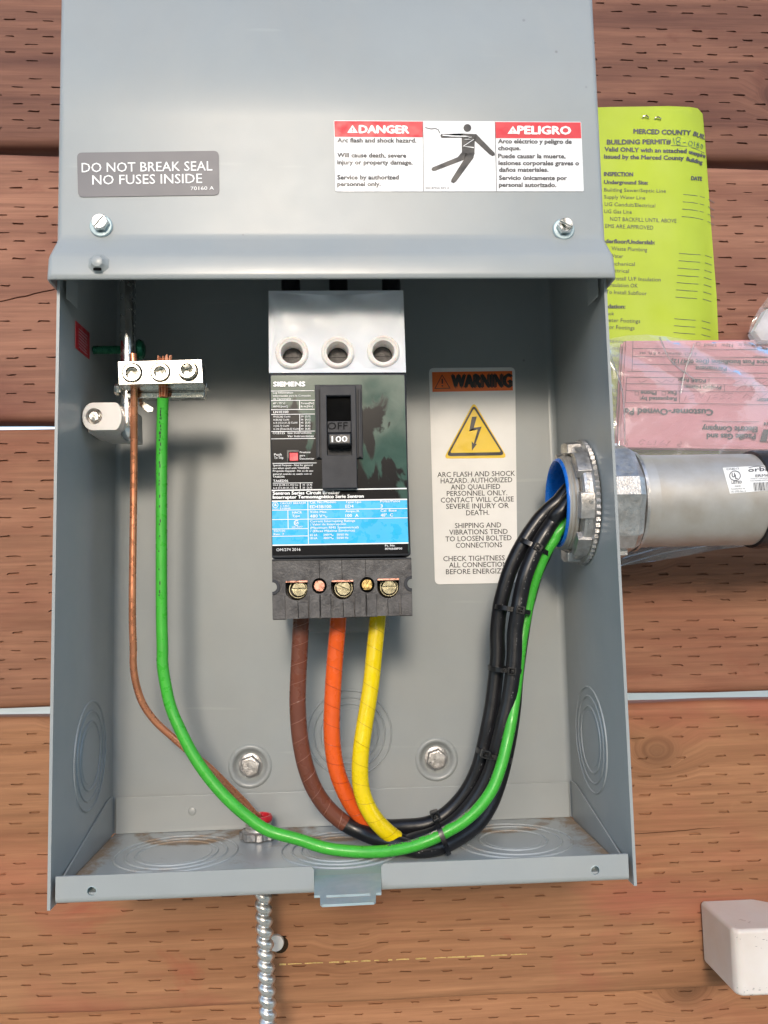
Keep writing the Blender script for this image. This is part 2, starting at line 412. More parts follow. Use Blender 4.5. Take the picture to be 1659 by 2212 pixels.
def lines(mb, cr, rows, surf, bold=0.0, lift=.0004):
    for r in rows:
        s_, x0, y0, x1, y1, cap = r[:6]
        a = cr(x0, y0); b = cr(x1, y1); k = cr(0, cap)[1] - cr(0, 0)[1]
        text(mb, s_, a, b, k, surf, r[6] if len(r) > 6 else bold, lift)
def stroke(mb, pts, wd, surf, lift=.0004, closed=False):
    n = len(pts); m = n if closed else n - 1; vs_ = []
    for i in range(n):
        a = Vector(pts[i - 1 if (i or closed) else 0]); b = Vector(pts[(i + 1) % n if (i < n - 1 or closed) else n - 1])
        t = (b - a).normalized(); nn = Vector((-t.y, t.x)) * wd / 2; p = Vector(pts[i])
        for q in (p + nn, p - nn): vs_.append(surf(q.x, q.y) + Vector((0, -lift, 0)))
    mb.add(vs_, [(2 * i, 2 * i + 1, (2 * i + 3) % (2 * n), (2 * i + 2) % (2 * n)) for i in range(m)], False)
def flat(mb, pts, surf, lift=.0003):
    mb.add([surf(u, v) + Vector((0, -lift, 0)) for u, v in pts], [tuple(range(len(pts)))], False)
def mp_(cr, pts): return [cr(*p) for p in pts]

# ================================================================== SETTING
g = MB(); g.add([(-300, -300, -1.35), (300, -300, -1.35), (300, 300, -1.35), (-300, 300, -1.35)], [(0, 1, 2, 3)])
tag(g.build('ground', 'dry_ground'), kind='structure')

random.seed(21)
g = MB()
for k in range(400):      # unseen row of shrubs, added to shade the box and darken glossy reflections
    c = Vector((-26 + 52 * k / 399 + random.uniform(-.5, .5), -13 + random.uniform(-1.2, 1.2), -1.35 + random.uniform(.5, 3.9))); r = random.uniform(.75, 1.2)
    for j in range(90):
        d = Vector((random.gauss(0, 1), random.gauss(0, 1), random.gauss(0, .8))).normalized(); p = c + d * r * random.uniform(.75, 1.05)
        u_ = d.orthogonal().normalized(); u_ = u_ * math.cos(j) + d.cross(u_) * math.sin(j); v_ = (d.cross(u_) + d * random.uniform(-.5, .5)).normalized(); a = random.uniform(.12, .26)
        g.add([p - u_ * a, p + v_ * a * .6, p + u_ * a, p - v_ * a * .6], [(0, 1, 2, 3)], False)
for k in range(60):       # taller unseen crown to the right, added to darken the hood's reflection
    a = random.uniform(0, 2 * PI); q = random.uniform(0, 1) ** .5
    c = Vector((4.9 + 3.3 * q * math.cos(a), -13.5 + random.uniform(-1, 1), 6.2 + 4.6 * q * math.sin(a))); r = random.uniform(.75, 1.2)
    for j in range(80):
        d = Vector((random.gauss(0, 1), random.gauss(0, 1), random.gauss(0, .8))).normalized(); p = c + d * r * random.uniform(.75, 1.05)
        u_ = d.orthogonal().normalized(); u_ = u_ * math.cos(j) + d.cross(u_) * math.sin(j); v_ = (d.cross(u_) + d * random.uniform(-.5, .5)).normalized(); a2 = random.uniform(.12, .26)
        g.add([p - u_ * a2, p + v_ * a2 * .6, p + u_ * a2, p - v_ * a2 * .6], [(0, 1, 2, 3)], False)
tag(g.build('added_shrub_row', 'leaf_green'), 'dense row of green shrubs across the yard', 'shrubs', kind='stuff')

# ------------------------------------------------------------------ board wall
wall = thing('board_wall', 'wall of horizontal incised reddish brown timber boards behind the grey box', 'wall', (0, YW + .02, -1.3))
XL, XR = -.75, .80
def slit(x, z, L):
    h = random.uniform(.00045, .00078); L *= random.uniform(.8, 1.15); s = random.uniform(-.025, .025); q = random.random()
    e = lambda: random.uniform(-.00018, .00018)
    A = [(-L / 2 - random.uniform(.0002, .0011), random.uniform(-h, h) * 1.3), (-L / 2 + .0006, -h * random.uniform(.5, 1) + e()), (-L * .1, -h * .8 + e()), (L / 2 - .0005, -h * random.uniform(.6, 1.2) + e()),
         (L / 2 + random.uniform(.0001, .0009), random.uniform(-h, h) * 1.5), (L / 2 - .0006, h * random.uniform(.6, 1.3) + e()), (L * .12, h * .8 + e()), (-L / 2 + .0008, h * random.uniform(.5, 1.1) + e())]
    return [(x + a, z + b + s * a) for a, b in A]
def board(mat, zt, st, zb, sb, y, seed, cracks=()):
    random.seed(seed)
    hgt = zt - zb; r = .0060; th = .020
    def mapz(x, t):    # t 0..1 bottom to top
        b = zb + sb * x; tp = zt + st * x; return b + (tp - b) * t
    front = lambda x, z: Vector((x, y, mapz(x, z / hgt)))
    holes = []; rows = []; zz = r + .007; k = 0
    while zz < hgt - r - .004:
        rows.append(zz); zz += .0062; k += 1
        if k % 7 == 0: zz += .0075
    ph0 = random.random() * .027
    for i, z in enumerate(rows):
        ph = (ph0 + (.0155 if i % 2 else 0) + (i // 7) * .009) % .0272
        x = XL + .008 + ph
        while x < XR - .01:
            zw = mapz(x, z / hgt)
            hid = abs(x) < .125 and -.0 < zw < .46
            if not hid and random.random() > .03:
                holes.append(slit(x + random.uniform(-.0006, .0006), z + random.uniform(-.0005, .0005), random.choice((.0078, .0085, .0070, .0081))))
            x += .0272
    for path, wd in cracks:      # drying cracks: long thin slits along (x, height on the board)
        up = [(x, z + wd * (.15 + math.sin(PI * i / (len(path) - 1)))) for i, (x, z) in enumerate(path)]; lo = [(x + .0004, z - wd * (.15 + math.sin(PI * i / (len(path) - 1)))) for i, (x, z) in enumerate(path)]
        lp = lo + up[::-1]
        bx = (min(p[0] for p in lp) - .001, max(p[0] for p in lp) + .001)
        def near(h):
            hx = [q[0] for q in h]
            if max(hx) < bx[0] or min(hx) > bx[1]: return False
            zc = sum(q[1] for q in h) / len(h); xc = sum(hx) / len(h)
            return any(abs(px_ - xc) < .012 and abs(pz_ - zc) < .0022 for px_, pz_ in path)
        holes = [h for h in holes if not near(h)] + [lp]
    mb = MB()
    mb.plate([(XL, r), (XR, r), (XR, hgt - r), (XL, hgt - r)], holes, front, None, 0, lambda x, z: front(x, z) + Vector((0, .0015, 0)))
    nx = 40
    for top in (0, 1):
        vs_ = []; na = 7
        for i in range(nx + 1):
            x = XL + (XR - XL) * i / nx
            for k in range(na + 1):
                a = PI / 2 * min(k, na - 1) / (na - 1); jag = .0006 * math.sin(x * 37 + seed * 3) if 1 < k else 0
                if k == na: yy, zz = th, 0
                else: yy, zz = r * (1 - math.cos(a)) , r * (1 - math.sin(a))
                z = hgt - zz if top else zz
                p = front(x, z); vs_.append(p + Vector((0, yy, jag)))
        mb.add(vs_, [((i * (na + 1) + k, i * (na + 1) + k + 1, (i + 1) * (na + 1) + k + 1, (i + 1) * (na + 1) + k) if not top else (i * (na + 1) + k, (i + 1) * (na + 1) + k, (i + 1) * (na + 1) + k + 1, i * (na + 1) + k + 1)) for i in range(nx) for k in range(na)])
    bz = [(XL, 0), (XR, 0), (XR, hgt), (XL, hgt)]
    mb.add([front(x, z) + Vector((0, th, 0)) for x, z in bz], [(3, 2, 1, 0)])
    o = mb.build('board', mat, wall, angle=30, recalc=False)
    return o
board('board_red', .668, -.015, .4722, -.015, YW + .001, 11)
cr_ = lambda x0, z0, x1, z1, n, w: [(x0 + (x1 - x0) * i / n, z0 + (z1 - z0) * (i / n) ** 1.4 + random.uniform(-w, w)) for i in range(n + 1)]
random.seed(31)
board('board_rose', .4665, -.015, .2745, -.010, YW, 12, [(cr_(-.262, .080, -.170, .101, 16, .0004), .0004), (cr_(.175, .120, .235, .118, 12, .0003), .0003)])
board('board_brown', .2702, -.010, .0812, -.0065, YW + .002, 13)
board('board_tan', .0750, -.0065, -.1135, -.009, YW, 14, [(cr_(.185, .102, .255, .105, 14, .0003), .0003)])
# thin line of dried sap
m = MB(); random.seed(8); q = -.045
while q < .115:
    L = random.uniform(.002, .012); z_ = -.0868 - .004 * q
    m.tube([Vector((q, YW - .0001, z_)), Vector((q + L / 2, YW - .0003, z_ + .0002)), Vector((q + L, YW - .0001, z_))], random.uniform(.0003, .0006), 6); q += L + random.uniform(.0005, .006)
tag(m.build('sap_streak', 'sap', wall), kind='stuff')
board('board_low', -.1100, -.009, -.312, -.009, YW + .030, 15)

# ================================================================== ENCLOSURE
enc = thing('breaker_enclosure', 'open grey sheet metal breaker box with a hinged hood and warning labels', 'electrical box', (0, .05, 0))
ZT = .47
IX = .1485
# back sheet with rounded folds
m = MB(); prof = []
for k in range(7): a = PI / 2 * k / 6; prof.append((-IX + .004 * (1 - math.cos(a)), D - .004 * (1 - math.sin(a))))
prof = prof[::1] + [(-x, y) for x, y in reversed(prof)]
zs = [.005 + (ZT - .005) * k / 12 for k in range(13)]
hole_c = [(-.0614, .0438), (.0601, .0443)]
m.plate([(-.1445, .005), (.1445, .005), (.1445, ZT), (-.1445, ZT)], [circ(x, z, .0135, 32) for x, z in hole_c], lambda x, z: Vector((x, D, z)), lambda x, z: Vector((x, D + .0014, z)))
for s in (1, -1):
    v = []
    for k in range(7):
        a = PI / 2 * k / 6
        for z in (.005, ZT): v.append((s * (-IX + .004 * (1 - math.cos(a))), D - .004 * (1 - math.sin(a)), z))
    m.add(v, [(2 * k, 2 * k + 1, 2 * k + 3, 2 * k + 2) for k in range(6)])
for x, z in hole_c:   # pressed dimples round the mounting bolts
    m.lathe([(.0142, 0), (.0132, .0012), (.0120, .0014), (.0108, .0004), (.0098, -.0014), (.0086, -.0030), (.0070, -.0034), (.002, -.0034)], (x, D, z), (0, -1, 0), 40)
m.build('back_panel', 'paint', enc, angle=50)
# side walls, the right one pierced by the conduit hub
HUB = at(1270, 1083, .055); HUB.y = .055; HUBZ = HUB.z - .0006
for s in (-1, 1):
    m = MB()
    prof = [(.15, -.0006), (.15, .017), (.1485, .0205), (.1485, D - .004)]
    def fx(y, o=0):
        if y <= .017: x = .15
        elif y >= .0205: x = IX
        else: x = .15 - .0015 * (y - .017) / .0035
        return x + o
    hl = [circ(.055, HUBZ, .0290, 48)] if s > 0 else []
    o_ = [(-.0006, -.0024), (.017, -.0024), (.0205, -.0024), (D - .004, -.0024), (D - .004, ZT), (.0205, ZT), (.017, ZT), (-.0006, ZT)]
    m.plate(o_, hl, lambda y, z: Vector((s * fx(y), y, z)), lambda y, z: Vector((s * fx(y, .0016), y, z)), .012)
    m.build('side_wall', 'paint', enc, angle=40)
    # ear of the bottom tray lying against the side wall
    m = MB()
    e = [(.004, .0052), (.030, .0052), (D - .005, .0052), (D - .005, .0290), (.0965, .0290), (.012, .0100), (.004, .0100)]
    m.prism([(s * (IX - .0012), y, z) for y, z in e], [(s * (IX - .0001), y, z) for y, z in e])
    m.build('tray_ear', 'paint', enc, bev=.0003)
m = MB(); m.box(-IX, IX, .0, D, ZT, ZT + .0015); m.build('top_panel', 'paint', enc)
# bottom tray
CONN = at_z(*cQ(1375, 1120), .005)
m = MB()
m.plate([(-.1470, .0012), (.1470, .0012), (.1470, D - .002), (-.1470, D - .002)], [circ(CONN.x, CONN.y, .0068, 24)], lambda x, y: Vector((x, y, .0050)), lambda x, y: Vector((x, y, .0036)), .02)
m.build('floor_panel', 'floor_paint', enc)
m = MB(); zt_ = .0275
m.box(-.1462, .1462, D - .0030, D - .0018, .0050, zt_); m.build('rear_flange', 'paint', enc, bev=.0005)
for x in (-.098, .0, .098):
    m = MB(); m.lathe([(.0026, 0), (.0023, .0005), (.0012, .0008), (.0001, .0009)], (x, D - .0031, .0175), (0, -1, 0), 20)
    m.build('flange_weld', 'paint', enc)
# front lip either side of the latch gap
zl = lambda x: .0137
for (xa, xb, hx) in ((-.1478, at(678, 1874, 0).x, at(198, 1925, 0)), (at(823.5, 1868, 0).x, .1478, at(1286, 1880, 0))):
    m = MB(); r = .0016
    o_ = [(xa, .0030), (xb, .0030), (xb, .0123), (xb - .0014 if xb < .1 else xb, .0137), (xa + .0014 if xa > -.1 else xa, .0137), (xa, .0123)]
    m.plate(o_, [circ(hx.x, hx.z, .0022, 20)], lambda x, z: Vector((x, 0, z)), lambda x, z: Vector((x, .0014, z)))
    v = []; na = 7
    for k in range(na + 1):
        a = PI / 2 * k / na
        for x in (xa, xb): v.append((x, .003 * (1 - math.cos(a)), .003 - .003 * math.sin(a)))
    v += [(xa, .012, 0), (xb, .012, 0)]
    m.add(v, [(2 * k, 2 * k + 1, 2 * k + 3, 2 * k + 2) for k in range(na + 1)])
    m.build('front_lip', 'paint', enc, angle=40)
    h = MB(); h.lathe([(.0022, .0), (.0022, .006)], (hx.x, .0006, hx.z), (0, 1, 0), 20, False, True); h.lathe([(.0022, -.0001), (.0026, .0001), (.0026, .0009)], (hx.x, .0, hx.z), (0, 1, 0), 20)
    h.build('screw_hole', 'zinc', enc)
# zinc latch plate lying on the floor and running out through the gap
m = MB()
zp = .0058
pl_ = lambda q: [(p.x, p.y) for p in (at_z(*cT(*k), zp) for k in q)]
m.plate(pl_([(693, 120), (1207, 100), (1208, 250), (1167, 252), (1165, 312), (1150, 322), (755, 342), (738, 330), (738, 270), (693, 272)]), [pl_([(783, 271), (1122, 256), (1122, 276), (783, 293)])], lambda x, y: Vector((x, y, zp)), lambda x, y: Vector((x, y, zp - .0012)))
m.build('latch_plate', 'zinc', enc)
# knockouts
def rings(radii, c, ax, hgt=.00075, gap=None):
    m = MB(); ax = Vector(ax)
    for r in radii:
        wv = .0007
        m.lathe([(r - wv, -.00005), (r - wv * .5, hgt * .8), (r, hgt), (r + wv * .5, hgt * .8), (r + wv, -.00005)], c, ax, 72)
    m.lathe([(radii[-1] - .003, 0.00005), (radii[-1] - .0034, .00030), (.0001, .00030)], c, ax, 48)
    return m
for (x, y) in ((-.0990, .0627), (-.0026, .0583), (.0995, .0625)):
    rings((.0350, .0290, .0235) if x < .05 else (.0345, .0285, .0200), (x, y, .0050), (0, 0, 1)).build('knockout', 'floor_paint', enc, angle=28)
rings((.0275, .0232, .0190), (.0034, D, .0627), (0, -1, 0)).build('knockout', 'paint', enc, angle=28)
KL = at_x(201, 1628, -IX); KR = at_x(1270, 1593, IX)
rings((.0310, .0255, .0195), (-IX, .060, KL.z), (1, 0, 0)).build('knockout', 'paint', enc, angle=28)
rings((.0310, .0255, .0195), (IX, .060, KR.z), (-1, 0, 0)).build('knockout', 'paint', enc, angle=28)
# hood
st = [(-.0030, .56, .1517), (-.0030, .42, .1517), (-.0030, .352, .1517), (-.0033, .3490, .1517), (-.0042, .3470, .1518), (-.0098, .3390, .1526), (-.0110, .3370, .1530), (-.0118, .3345, .1534), (-.0122, .3260, .1537), (-.0122, .3232, .1537), (-.0114, .3224, .1533)]
m = MB(); rows = []; R_ = .0035
for (y, z, hw) in st:
    yb = .06 if z > .345 else .004
    row = [(-hw, yb, z), (-hw, y + R_ + .002, z)]
    for k in range(7): a = PI / 2 * k / 6; row.append((-hw + R_ * (1 - math.cos(a)), y + R_ * (1 - math.sin(a)), z))
    row += [(-hw * .5, y, z), (0, y, z)]
    row += [(-x, yy, zz) for x, yy, zz in reversed(row[:-1])]
    rows.append(row)
n_ = len(rows[0])
m.add([p for r in rows for p in r], [(i * n_ + k, i * n_ + k + 1, (i + 1) * n_ + k + 1, (i + 1) * n_ + k) for i in range(len(rows) - 1) for k in range(n_ - 1)])
hood = m.build('hood', 'paint', enc, angle=60, solid=-.0013)
# pressed stop on the hood
dm = at(213, 571, -.0122)
m = MB(); m.lathe([(.0058, 0), (.0048, .0008), (.0036, .0024), (.0030, .0034), (.0022, .0037), (.0001, .0038)], (dm.x, -.0121, dm.z + .0004), (0, -1, 0), 8, phase=PI / 8)
m.build('hood_stop', 'paint', enc, angle=30)
m = MB(); m.box(dm.x - .0020, dm.x + .0020, -.0150, -.0140, dm.z - .0042, dm.z - .0030); m.build('stop_slot', 'dark_hole', enc)
for s in (-1, 1):
    m = MB(); m.prism([(s * .1478, .003, .330), (s * .1478, .003, .3175), (s * .1470, .004, .3172), (s * .1445, .012, .3150), (s * .1445, .012, .330)], [(s * .1478, .0042, .330), (s * .1478, .0042, .3175), (s * .1470, .0052, .3172), (s * .1445, .0132, .3150), (s * .1445, .0132, .330)])
    m.build('hood_clip', 'paint', enc)

# ---- labels on the hood
HS = plane(-.0032)
lb = MB(); lb.decal(rquad(mp_(cR1, [(333, 660), (945, 652), (948, 843), (338, 852)]), 11), HS)
L_ = lb.build('seal_label', 'label_gray', enc); L_['label'] = 'dark grey label reading DO NOT BREAK SEAL'
t = MB(); lines(t, cR1, [('DO NOT BREAK SEAL', 354, 746, 918, 738, 40), ('NO FUSES INSIDE', 400, 799, 874, 792, 40), ('70160 A', 824, 823, 925, 821, 15)], HS, .004)
t.build('lettering', 'ink_white', L_)
lb = MB(); lb.decal(rquad([(721, 260.5), (1255, 263.5), (1261, 413.5), (725, 414)], 3), HS)
L_ = lb.build('danger_label', 'label_white', enc); L_['label'] = 'white label with red DANGER and PELIGRO bands'
for q in ([(722, 262), (913, 263), (913.5, 297), (723, 296)], [(1069, 264), (1254, 265), (1255.5, 299.5), (1069.5, 299)]):
    t = MB(); flat(t, q, HS, .0003); t.build('red_band', 'ink_red', L_)
for (x, y), row in (((750, 288), ('DANGER', 776, 288, 883, 289, 16, .06)), ((1096, 290), ('PELIGRO', 1118, 290, 1232, 291, 16.5, .06))):
    t = MB(); lines(t, cA, [row], HS, lift=.0005)
    flat(t, [(x, y), (x + 11.5, y - 17), (x + 23, y)], HS, .0005)
    t.build('heading', 'ink_white', L_)
for (x, y) in ((750, 288), (1096, 290)):
    t = MB(); stroke(t, [(x + 11.5, y - 11), (x + 11.5, y - 5)], 1.8, HS, .0007); stroke(t, [(x + 11.5, y - 3.4), (x + 11.5, y - 1.6)], 1.8, HS, .0007)
    t.build('alert_mark', 'ink_red', L_)
t = MB()
lines(t, cA, [('Arc flash and shock hazard.', 729, 308, 899, 308.5, 9), ('Will cause death, severe', 729, 340, 877, 341, 9), ('injury or property damage.', 729, 355.5, 891, 356, 9), ('Service by authorized', 729, 388, 861, 388, 9), ('personnel only.', 729, 402.5, 822, 402.5, 9),
              ('Arco eléctrico y peligro de', 1076, 310, 1234, 311, 9), ('choque.', 1076, 325, 1124, 325, 9), ('Puede causar la muerte,', 1076, 342, 1221, 342.5, 9), ('lesiones corporales graves o', 1077, 357, 1250, 357.5, 9), ('daños materiales.', 1078, 371.5, 1184, 371.5, 9), ('Servicio únicamente por', 1078, 389, 1224, 389.5, 9), ('personal autorizado.', 1078, 404, 1201, 404.5, 9)], HS, .052)
lines(t, cA, [('00018755A REV A', 919, 409, 970, 409, 4.5)], HS)
stroke(t, [(913.4, 263), (914.6, 413.5)], 1.3, HS); stroke(t, [(1069.2, 264), (1072.6, 413.5)], 1.3, HS)
t.build('lettering', 'ink_grey', L_)
t = MB()
flat(t, [cR2(360 + 17 * math.cos(a * PI / 10), 554 + 17 * math.sin(a * PI / 10)) for a in range(20)], HS)
for poly in ([(340, 578), (398, 580), (392, 606), (391, 668), (336, 673), (335, 598)], [(398, 580), (478, 662), (479, 672), (468, 676), (455, 668), (388, 606)], [(247, 580), (340, 578), (338, 596), (248, 597), (243, 588)],
             [(335, 660), (372, 664), (345, 692), (222, 739), (210, 740), (204, 732), (210, 724), (318, 680)], [(352, 662), (391, 662), (386, 684), (311, 786), (300, 793), (289, 787), (291, 776), (345, 690)]):
    flat(t, mp_(cR2, poly), HS)
stroke(t, mp_(cR2, [(177, 551), (190, 556), (205, 558), (222, 556), (234, 562), (241, 577)]), 1.6, HS)
t.build('shocked_figure', 'ink_black', L_)
t = MB(); stroke(t, mp_(cR2, [(252, 586), (290, 590), (350, 591), (378, 594), (345, 604), (388, 604), (342, 634), (388, 640)]), 2.2, HS, .0006)
t.build('shock_bolt', 'ink_white', L_)
# ---- hood screws
for (u, v, a, lab) in ((219, 489, .9, 'zinc slotted hex screw on the left of the hood, below the dark grey label'), (1217, 496, -.45, 'zinc slotted hex screw at the right edge of the hood, below the danger label')):
    p = at(u, v, -.0031); p.y = -.0031
    r_ = thing('hood_screw', lab, 'screw', p, 'screws on the hood')
    m = MB(); m.lathe([(.0062, 0), (.0062, .0006), (.0057, .0012), (.0036, .0014)], p, (0, -1, 0), 32); m.build('washer', 'zinc', r_)
    m = MB(); slotted(m, p + Vector((.0002, -.0012, .0008)), (0, -1, 0), (1, 0, 0), .0041, .0040, a, .0006, depth=.3)
    m.lathe([(.0047, 0), (.0047, .0024), (.0042, .0030)], p + Vector((.0002, -.0012, .0008)), (0, -1, 0), 6, False, True)
    m.build('head', 'bright_steel', r_, angle=28)

# ---- warning label on the back panel
BS = plane(D - .0004)
lb = MB(); lb.decal(rquad([(926.5, 795), (1112.5, 793.5), (1118, 1259), (939.5, 1262.5)], 11), BS)
L_ = lb.build('warning_label', 'label_warm', enc); L_['label'] = 'tall white WARNING label with yellow shock triangle'
t = MB(); flat(t, mp_(cW, [(142, 180), (857, 170), (863, 343), (146, 357)]), BS); t.build('orange_band', 'ink_orange', L_)
t = MB(); lines(t, cW, [('WARNING', 322, 318, 850, 312, 112, .07)], BS, lift=.0005)
stroke(t, mp_(cW, [(168, 327), (232, 207), (302, 324)]), 3.0, BS, .0005, True)
stroke(t, mp_(cW, [(233, 240), (234, 285)]), 3, BS, .0005); stroke(t, mp_(cW, [(234, 297), (234, 309)]), 3, BS, .0005)
lines(t, cW, [('ARC FLASH AND SHOCK', 190, 1117, 882, 1104, 44), ('HAZARD. AUTHORIZED', 220, 1172, 857, 1161, 44), ('AND QUALIFIED', 310, 1228, 750, 1221, 44), ('PERSONNEL ONLY.', 274, 1285, 812, 1277, 44), ('CONTACT WILL CAUSE', 221, 1344, 870, 1333, 44), ('SEVERE INJURY OR', 268, 1400, 826, 1390, 44), ('DEATH.', 447, 1457, 652, 1453, 44),
              ('SHIPPING AND', 347, 1571, 758, 1564, 44), ('VIBRATIONS TEND', 296, 1630, 816, 1622, 44), ('TO LOOSEN BOLTED', 262, 1690, 851, 1678, 44), ('CONNECTIONS', 355, 1747, 767, 1740, 44), ('CHECK TIGHTNESS OF', 243, 1866, 890, 1856, 44), ('ALL CONNECTIONS', 295, 1922, 842, 1914, 44), ('BEFORE ENERGIZING', 267, 1982, 870, 1972, 44)], BS, .008)
t.build('lettering', 'ink_black', L_)
tri = lambda a, r: rquad(mp_(cW, a), r, 5)
t = MB(); flat(t, tri([(515, 445), (815, 945), (245, 952)], 12), BS); t.build('triangle_edge', 'ink_yellow', L_)
t = MB(); flat(t, tri([(515, 468), (793, 921), (268, 930)], 11), BS, .0005); t.build('triangle_ring', 'ink_black', L_)
t = MB(); flat(t, tri([(515, 504), (758, 894), (301, 902)], 5), BS, .0007); t.build('triangle_field', 'ink_yellow', L_)
t = MB(); flat(t, mp_(cW, [(497, 580), (540, 578), (513, 682), (472, 708)]), BS, .0009); flat(t, mp_(cW, [(472, 708), (506, 678), (583, 668), (548, 694)]), BS, .0009); flat(t, mp_(cW, [(583, 668), (527, 826), (512, 822), (548, 694)]), BS, .0009); flat(t, mp_(cW, [(542, 820), (497, 882), (495, 798), (517, 824)]), BS, .0009)
t.build('shock_symbol', 'ink_black', L_)
# ---- red sticker on the left wall
SX = lambda u, v: at_x(u, v, -IX + .0002)
t = MB(); q = [SX(*cG(*p)) for p in ((283, 388), (393, 486), (393, 698), (283, 605))]
t.prism([p + Vector((.0002, 0, 0)) for p in q], q); L_ = t.build('red_sticker', 'sticker_red', enc); L_['label'] = 'small red sticker with pale print on the left side wall'
t = MB()
for k in range(7): stroke(t, mp_(cG, [(303, 452 + k * 24), (340, 487 + k * 24), (372 - 4 * (k % 3), 515 + k * 24)]), .7, lambda u, v: SX(u, v) + Vector((.0005, 0, 0)), 0)
t.build('print_lines', 'ink_pale', L_)

# ================================================================== mounting bolts
for (x, z), lab in zip(hole_c, ('hex mounting bolt in the back of the box, left of the brown cable', 'hex mounting bolt in the back of the box, between the yellow and black cables')):
    r_ = thing('mounting_bolt', lab, 'bolt', (x, D + .002, z), 'bolts through the back panel')
    m = MB(); c = Vector((x, D + .0034, z)); m.lathe([(.0078, 0), (.0078, .0008), (.0072, .0012), (.004, .0012)], c, (0, -1, 0), 32); m.build('flange', 'cast', r_)
    m = MB(); m.lathe([(.0068, 0), (.0068, .0042), (.0062, .0050), (.0052, .0052)], c + Vector((0, -.001, 0)), (0, -1, 0), 6, phase=.3); m.lathe([(.0054, .0051), (.0052, .0045), (.0001, .0045)], c + Vector((0, -.001, 0)), (0, -1, 0), 32)
    m.build('head', 'cast', r_, angle=25)
    m = MB()
    if x > 0: text(m, '33', (936, 1647), (949, 1646), 8, plane(D - .0025), .01)
    else: stroke(m, [(534, 1652), (546, 1650)], 1.2, plane(D - .0025))
    m.build('head_mark', 'cast', r_)

# ================================================================== CIRCUIT BREAKER
brk = thing('circuit_breaker', 'black three pole circuit breaker with blue rating label, switched off', 'circuit breaker', (0, .06, .14))
# upper case
m = MB(); m.px(mp_(cB, [(130, 998), (1482, 996), (1500, 1900)]) + mp_(cL, [(1530, 905), (156, 935)]) , YB, .098); m.build('case', 'frame_plastic', brk, bev=.0012)
# face label
FS = plane(YB - .0003)
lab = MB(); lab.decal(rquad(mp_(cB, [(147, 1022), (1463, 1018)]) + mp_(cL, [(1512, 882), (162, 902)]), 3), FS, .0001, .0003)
FL = lab.build('face_label', 'label_reflection', brk); FL['label'] = 'glossy black face label with green reflections painted on in patches'
t = MB(); flat(t, mp_(cL, [(157, 372), (1490, 356), (1504, 775), (162, 797)]), FS, .0003); t.build('blue_band', 'ink_cyan', FL)
t = MB()
lines(t, cB, [('SIEMENS', 173, 1132, 484, 1130, 44, .07)], FS, lift=.0006)
lines(t, cB, [('Lug Information', 169, 1203, 366, 1201, 17), ('Información para la Conexión', 169, 1234, 540, 1231, 17), ('de Terminales', 169, 1264, 346, 1262, 17), ('60° / 75° C', 170, 1307, 288, 1306, 17), ('AWG [mm²]', 170, 1338, 310, 1337, 17), ('Torque[Par]', 443, 1306, 571, 1305, 17), ('lb.-in.[Nm]', 443, 1337, 560, 1336, 17),
              ('LN1E100', 173, 1396, 320, 1394, 22, .02), ('10 [5,26] Cu/Al', 173, 1438, 338, 1437, 16), ('8 [8,36] Cu/Al', 173, 1469, 326, 1468, 16), ('6-4 [13,3-21,2] Cu/Al', 173, 1499, 409, 1497, 16), ('3 [26,7] Cu/Al', 173, 1529, 326, 1528, 16), ('2-1/0 [33,6-53,5] Cu/Al', 173, 1560, 428, 1558, 16),
              ('20  [2,3]', 443, 1436, 535, 1435, 16), ('36  [4,1]', 443, 1467, 535, 1466, 16), ('45  [5,0]', 443, 1497, 535, 1496, 16), ('50  [5,6]', 443, 1528, 535, 1527, 16), ('60  [6,8]', 443, 1558, 535, 1557, 16),
              ('CCE125', 167, 1602, 285, 1601, 20), ('See Instructions', 312, 1600, 547, 1598, 20), ('Ver Instrucciones', 312, 1632, 570, 1630, 20), ('Push', 180, 1815, 255, 1814, 22), ('To Trip', 180, 1846, 270, 1845, 22), ('Presione', 434, 1790, 537, 1789, 18), ('para', 434, 1822, 485, 1821, 18), ('Desconectar', 434, 1853, 576, 1852, 18),
              ('Special Purpose - Not for general', 168, 1918, 560, 1916, 17), ('use when used with TA6ED06', 168, 1946, 525, 1944, 17), ('Propósito Especial - No es de uso', 168, 1974, 565, 1972, 17), ('general cuando es usado con el', 168, 2004, 547, 2002, 17), ('TA6ED06', 168, 2032, 283, 2031, 17)], FS, .01, .0006)
lines(t, cL, [('TA6ED06', 171, 179, 318, 177, 22, .015), ('14-4 [2,08-21,15] Cu', 171, 217, 415, 214, 16), ('6-4 [13,30-21,15] Al', 171, 246, 408, 243, 16), ('35  [3,9]', 460, 214, 552, 213, 16), ('35  [3,9]', 460, 243, 552, 242, 16),
              ('Sentron Series Circuit Breaker', 168, 305, 828, 296, 31, .055), ('Interruptor Termomagnético Serie Sentron', 168, 344, 1062, 333, 31, .055),
              ('OM/274 2016', 202, 861, 440, 857, 27, .004), ('Pc. No.', 1274, 815, 1374, 813, 19), ('809666BP00', 1274, 847, 1442, 844, 19)], FS, .01, .0006)
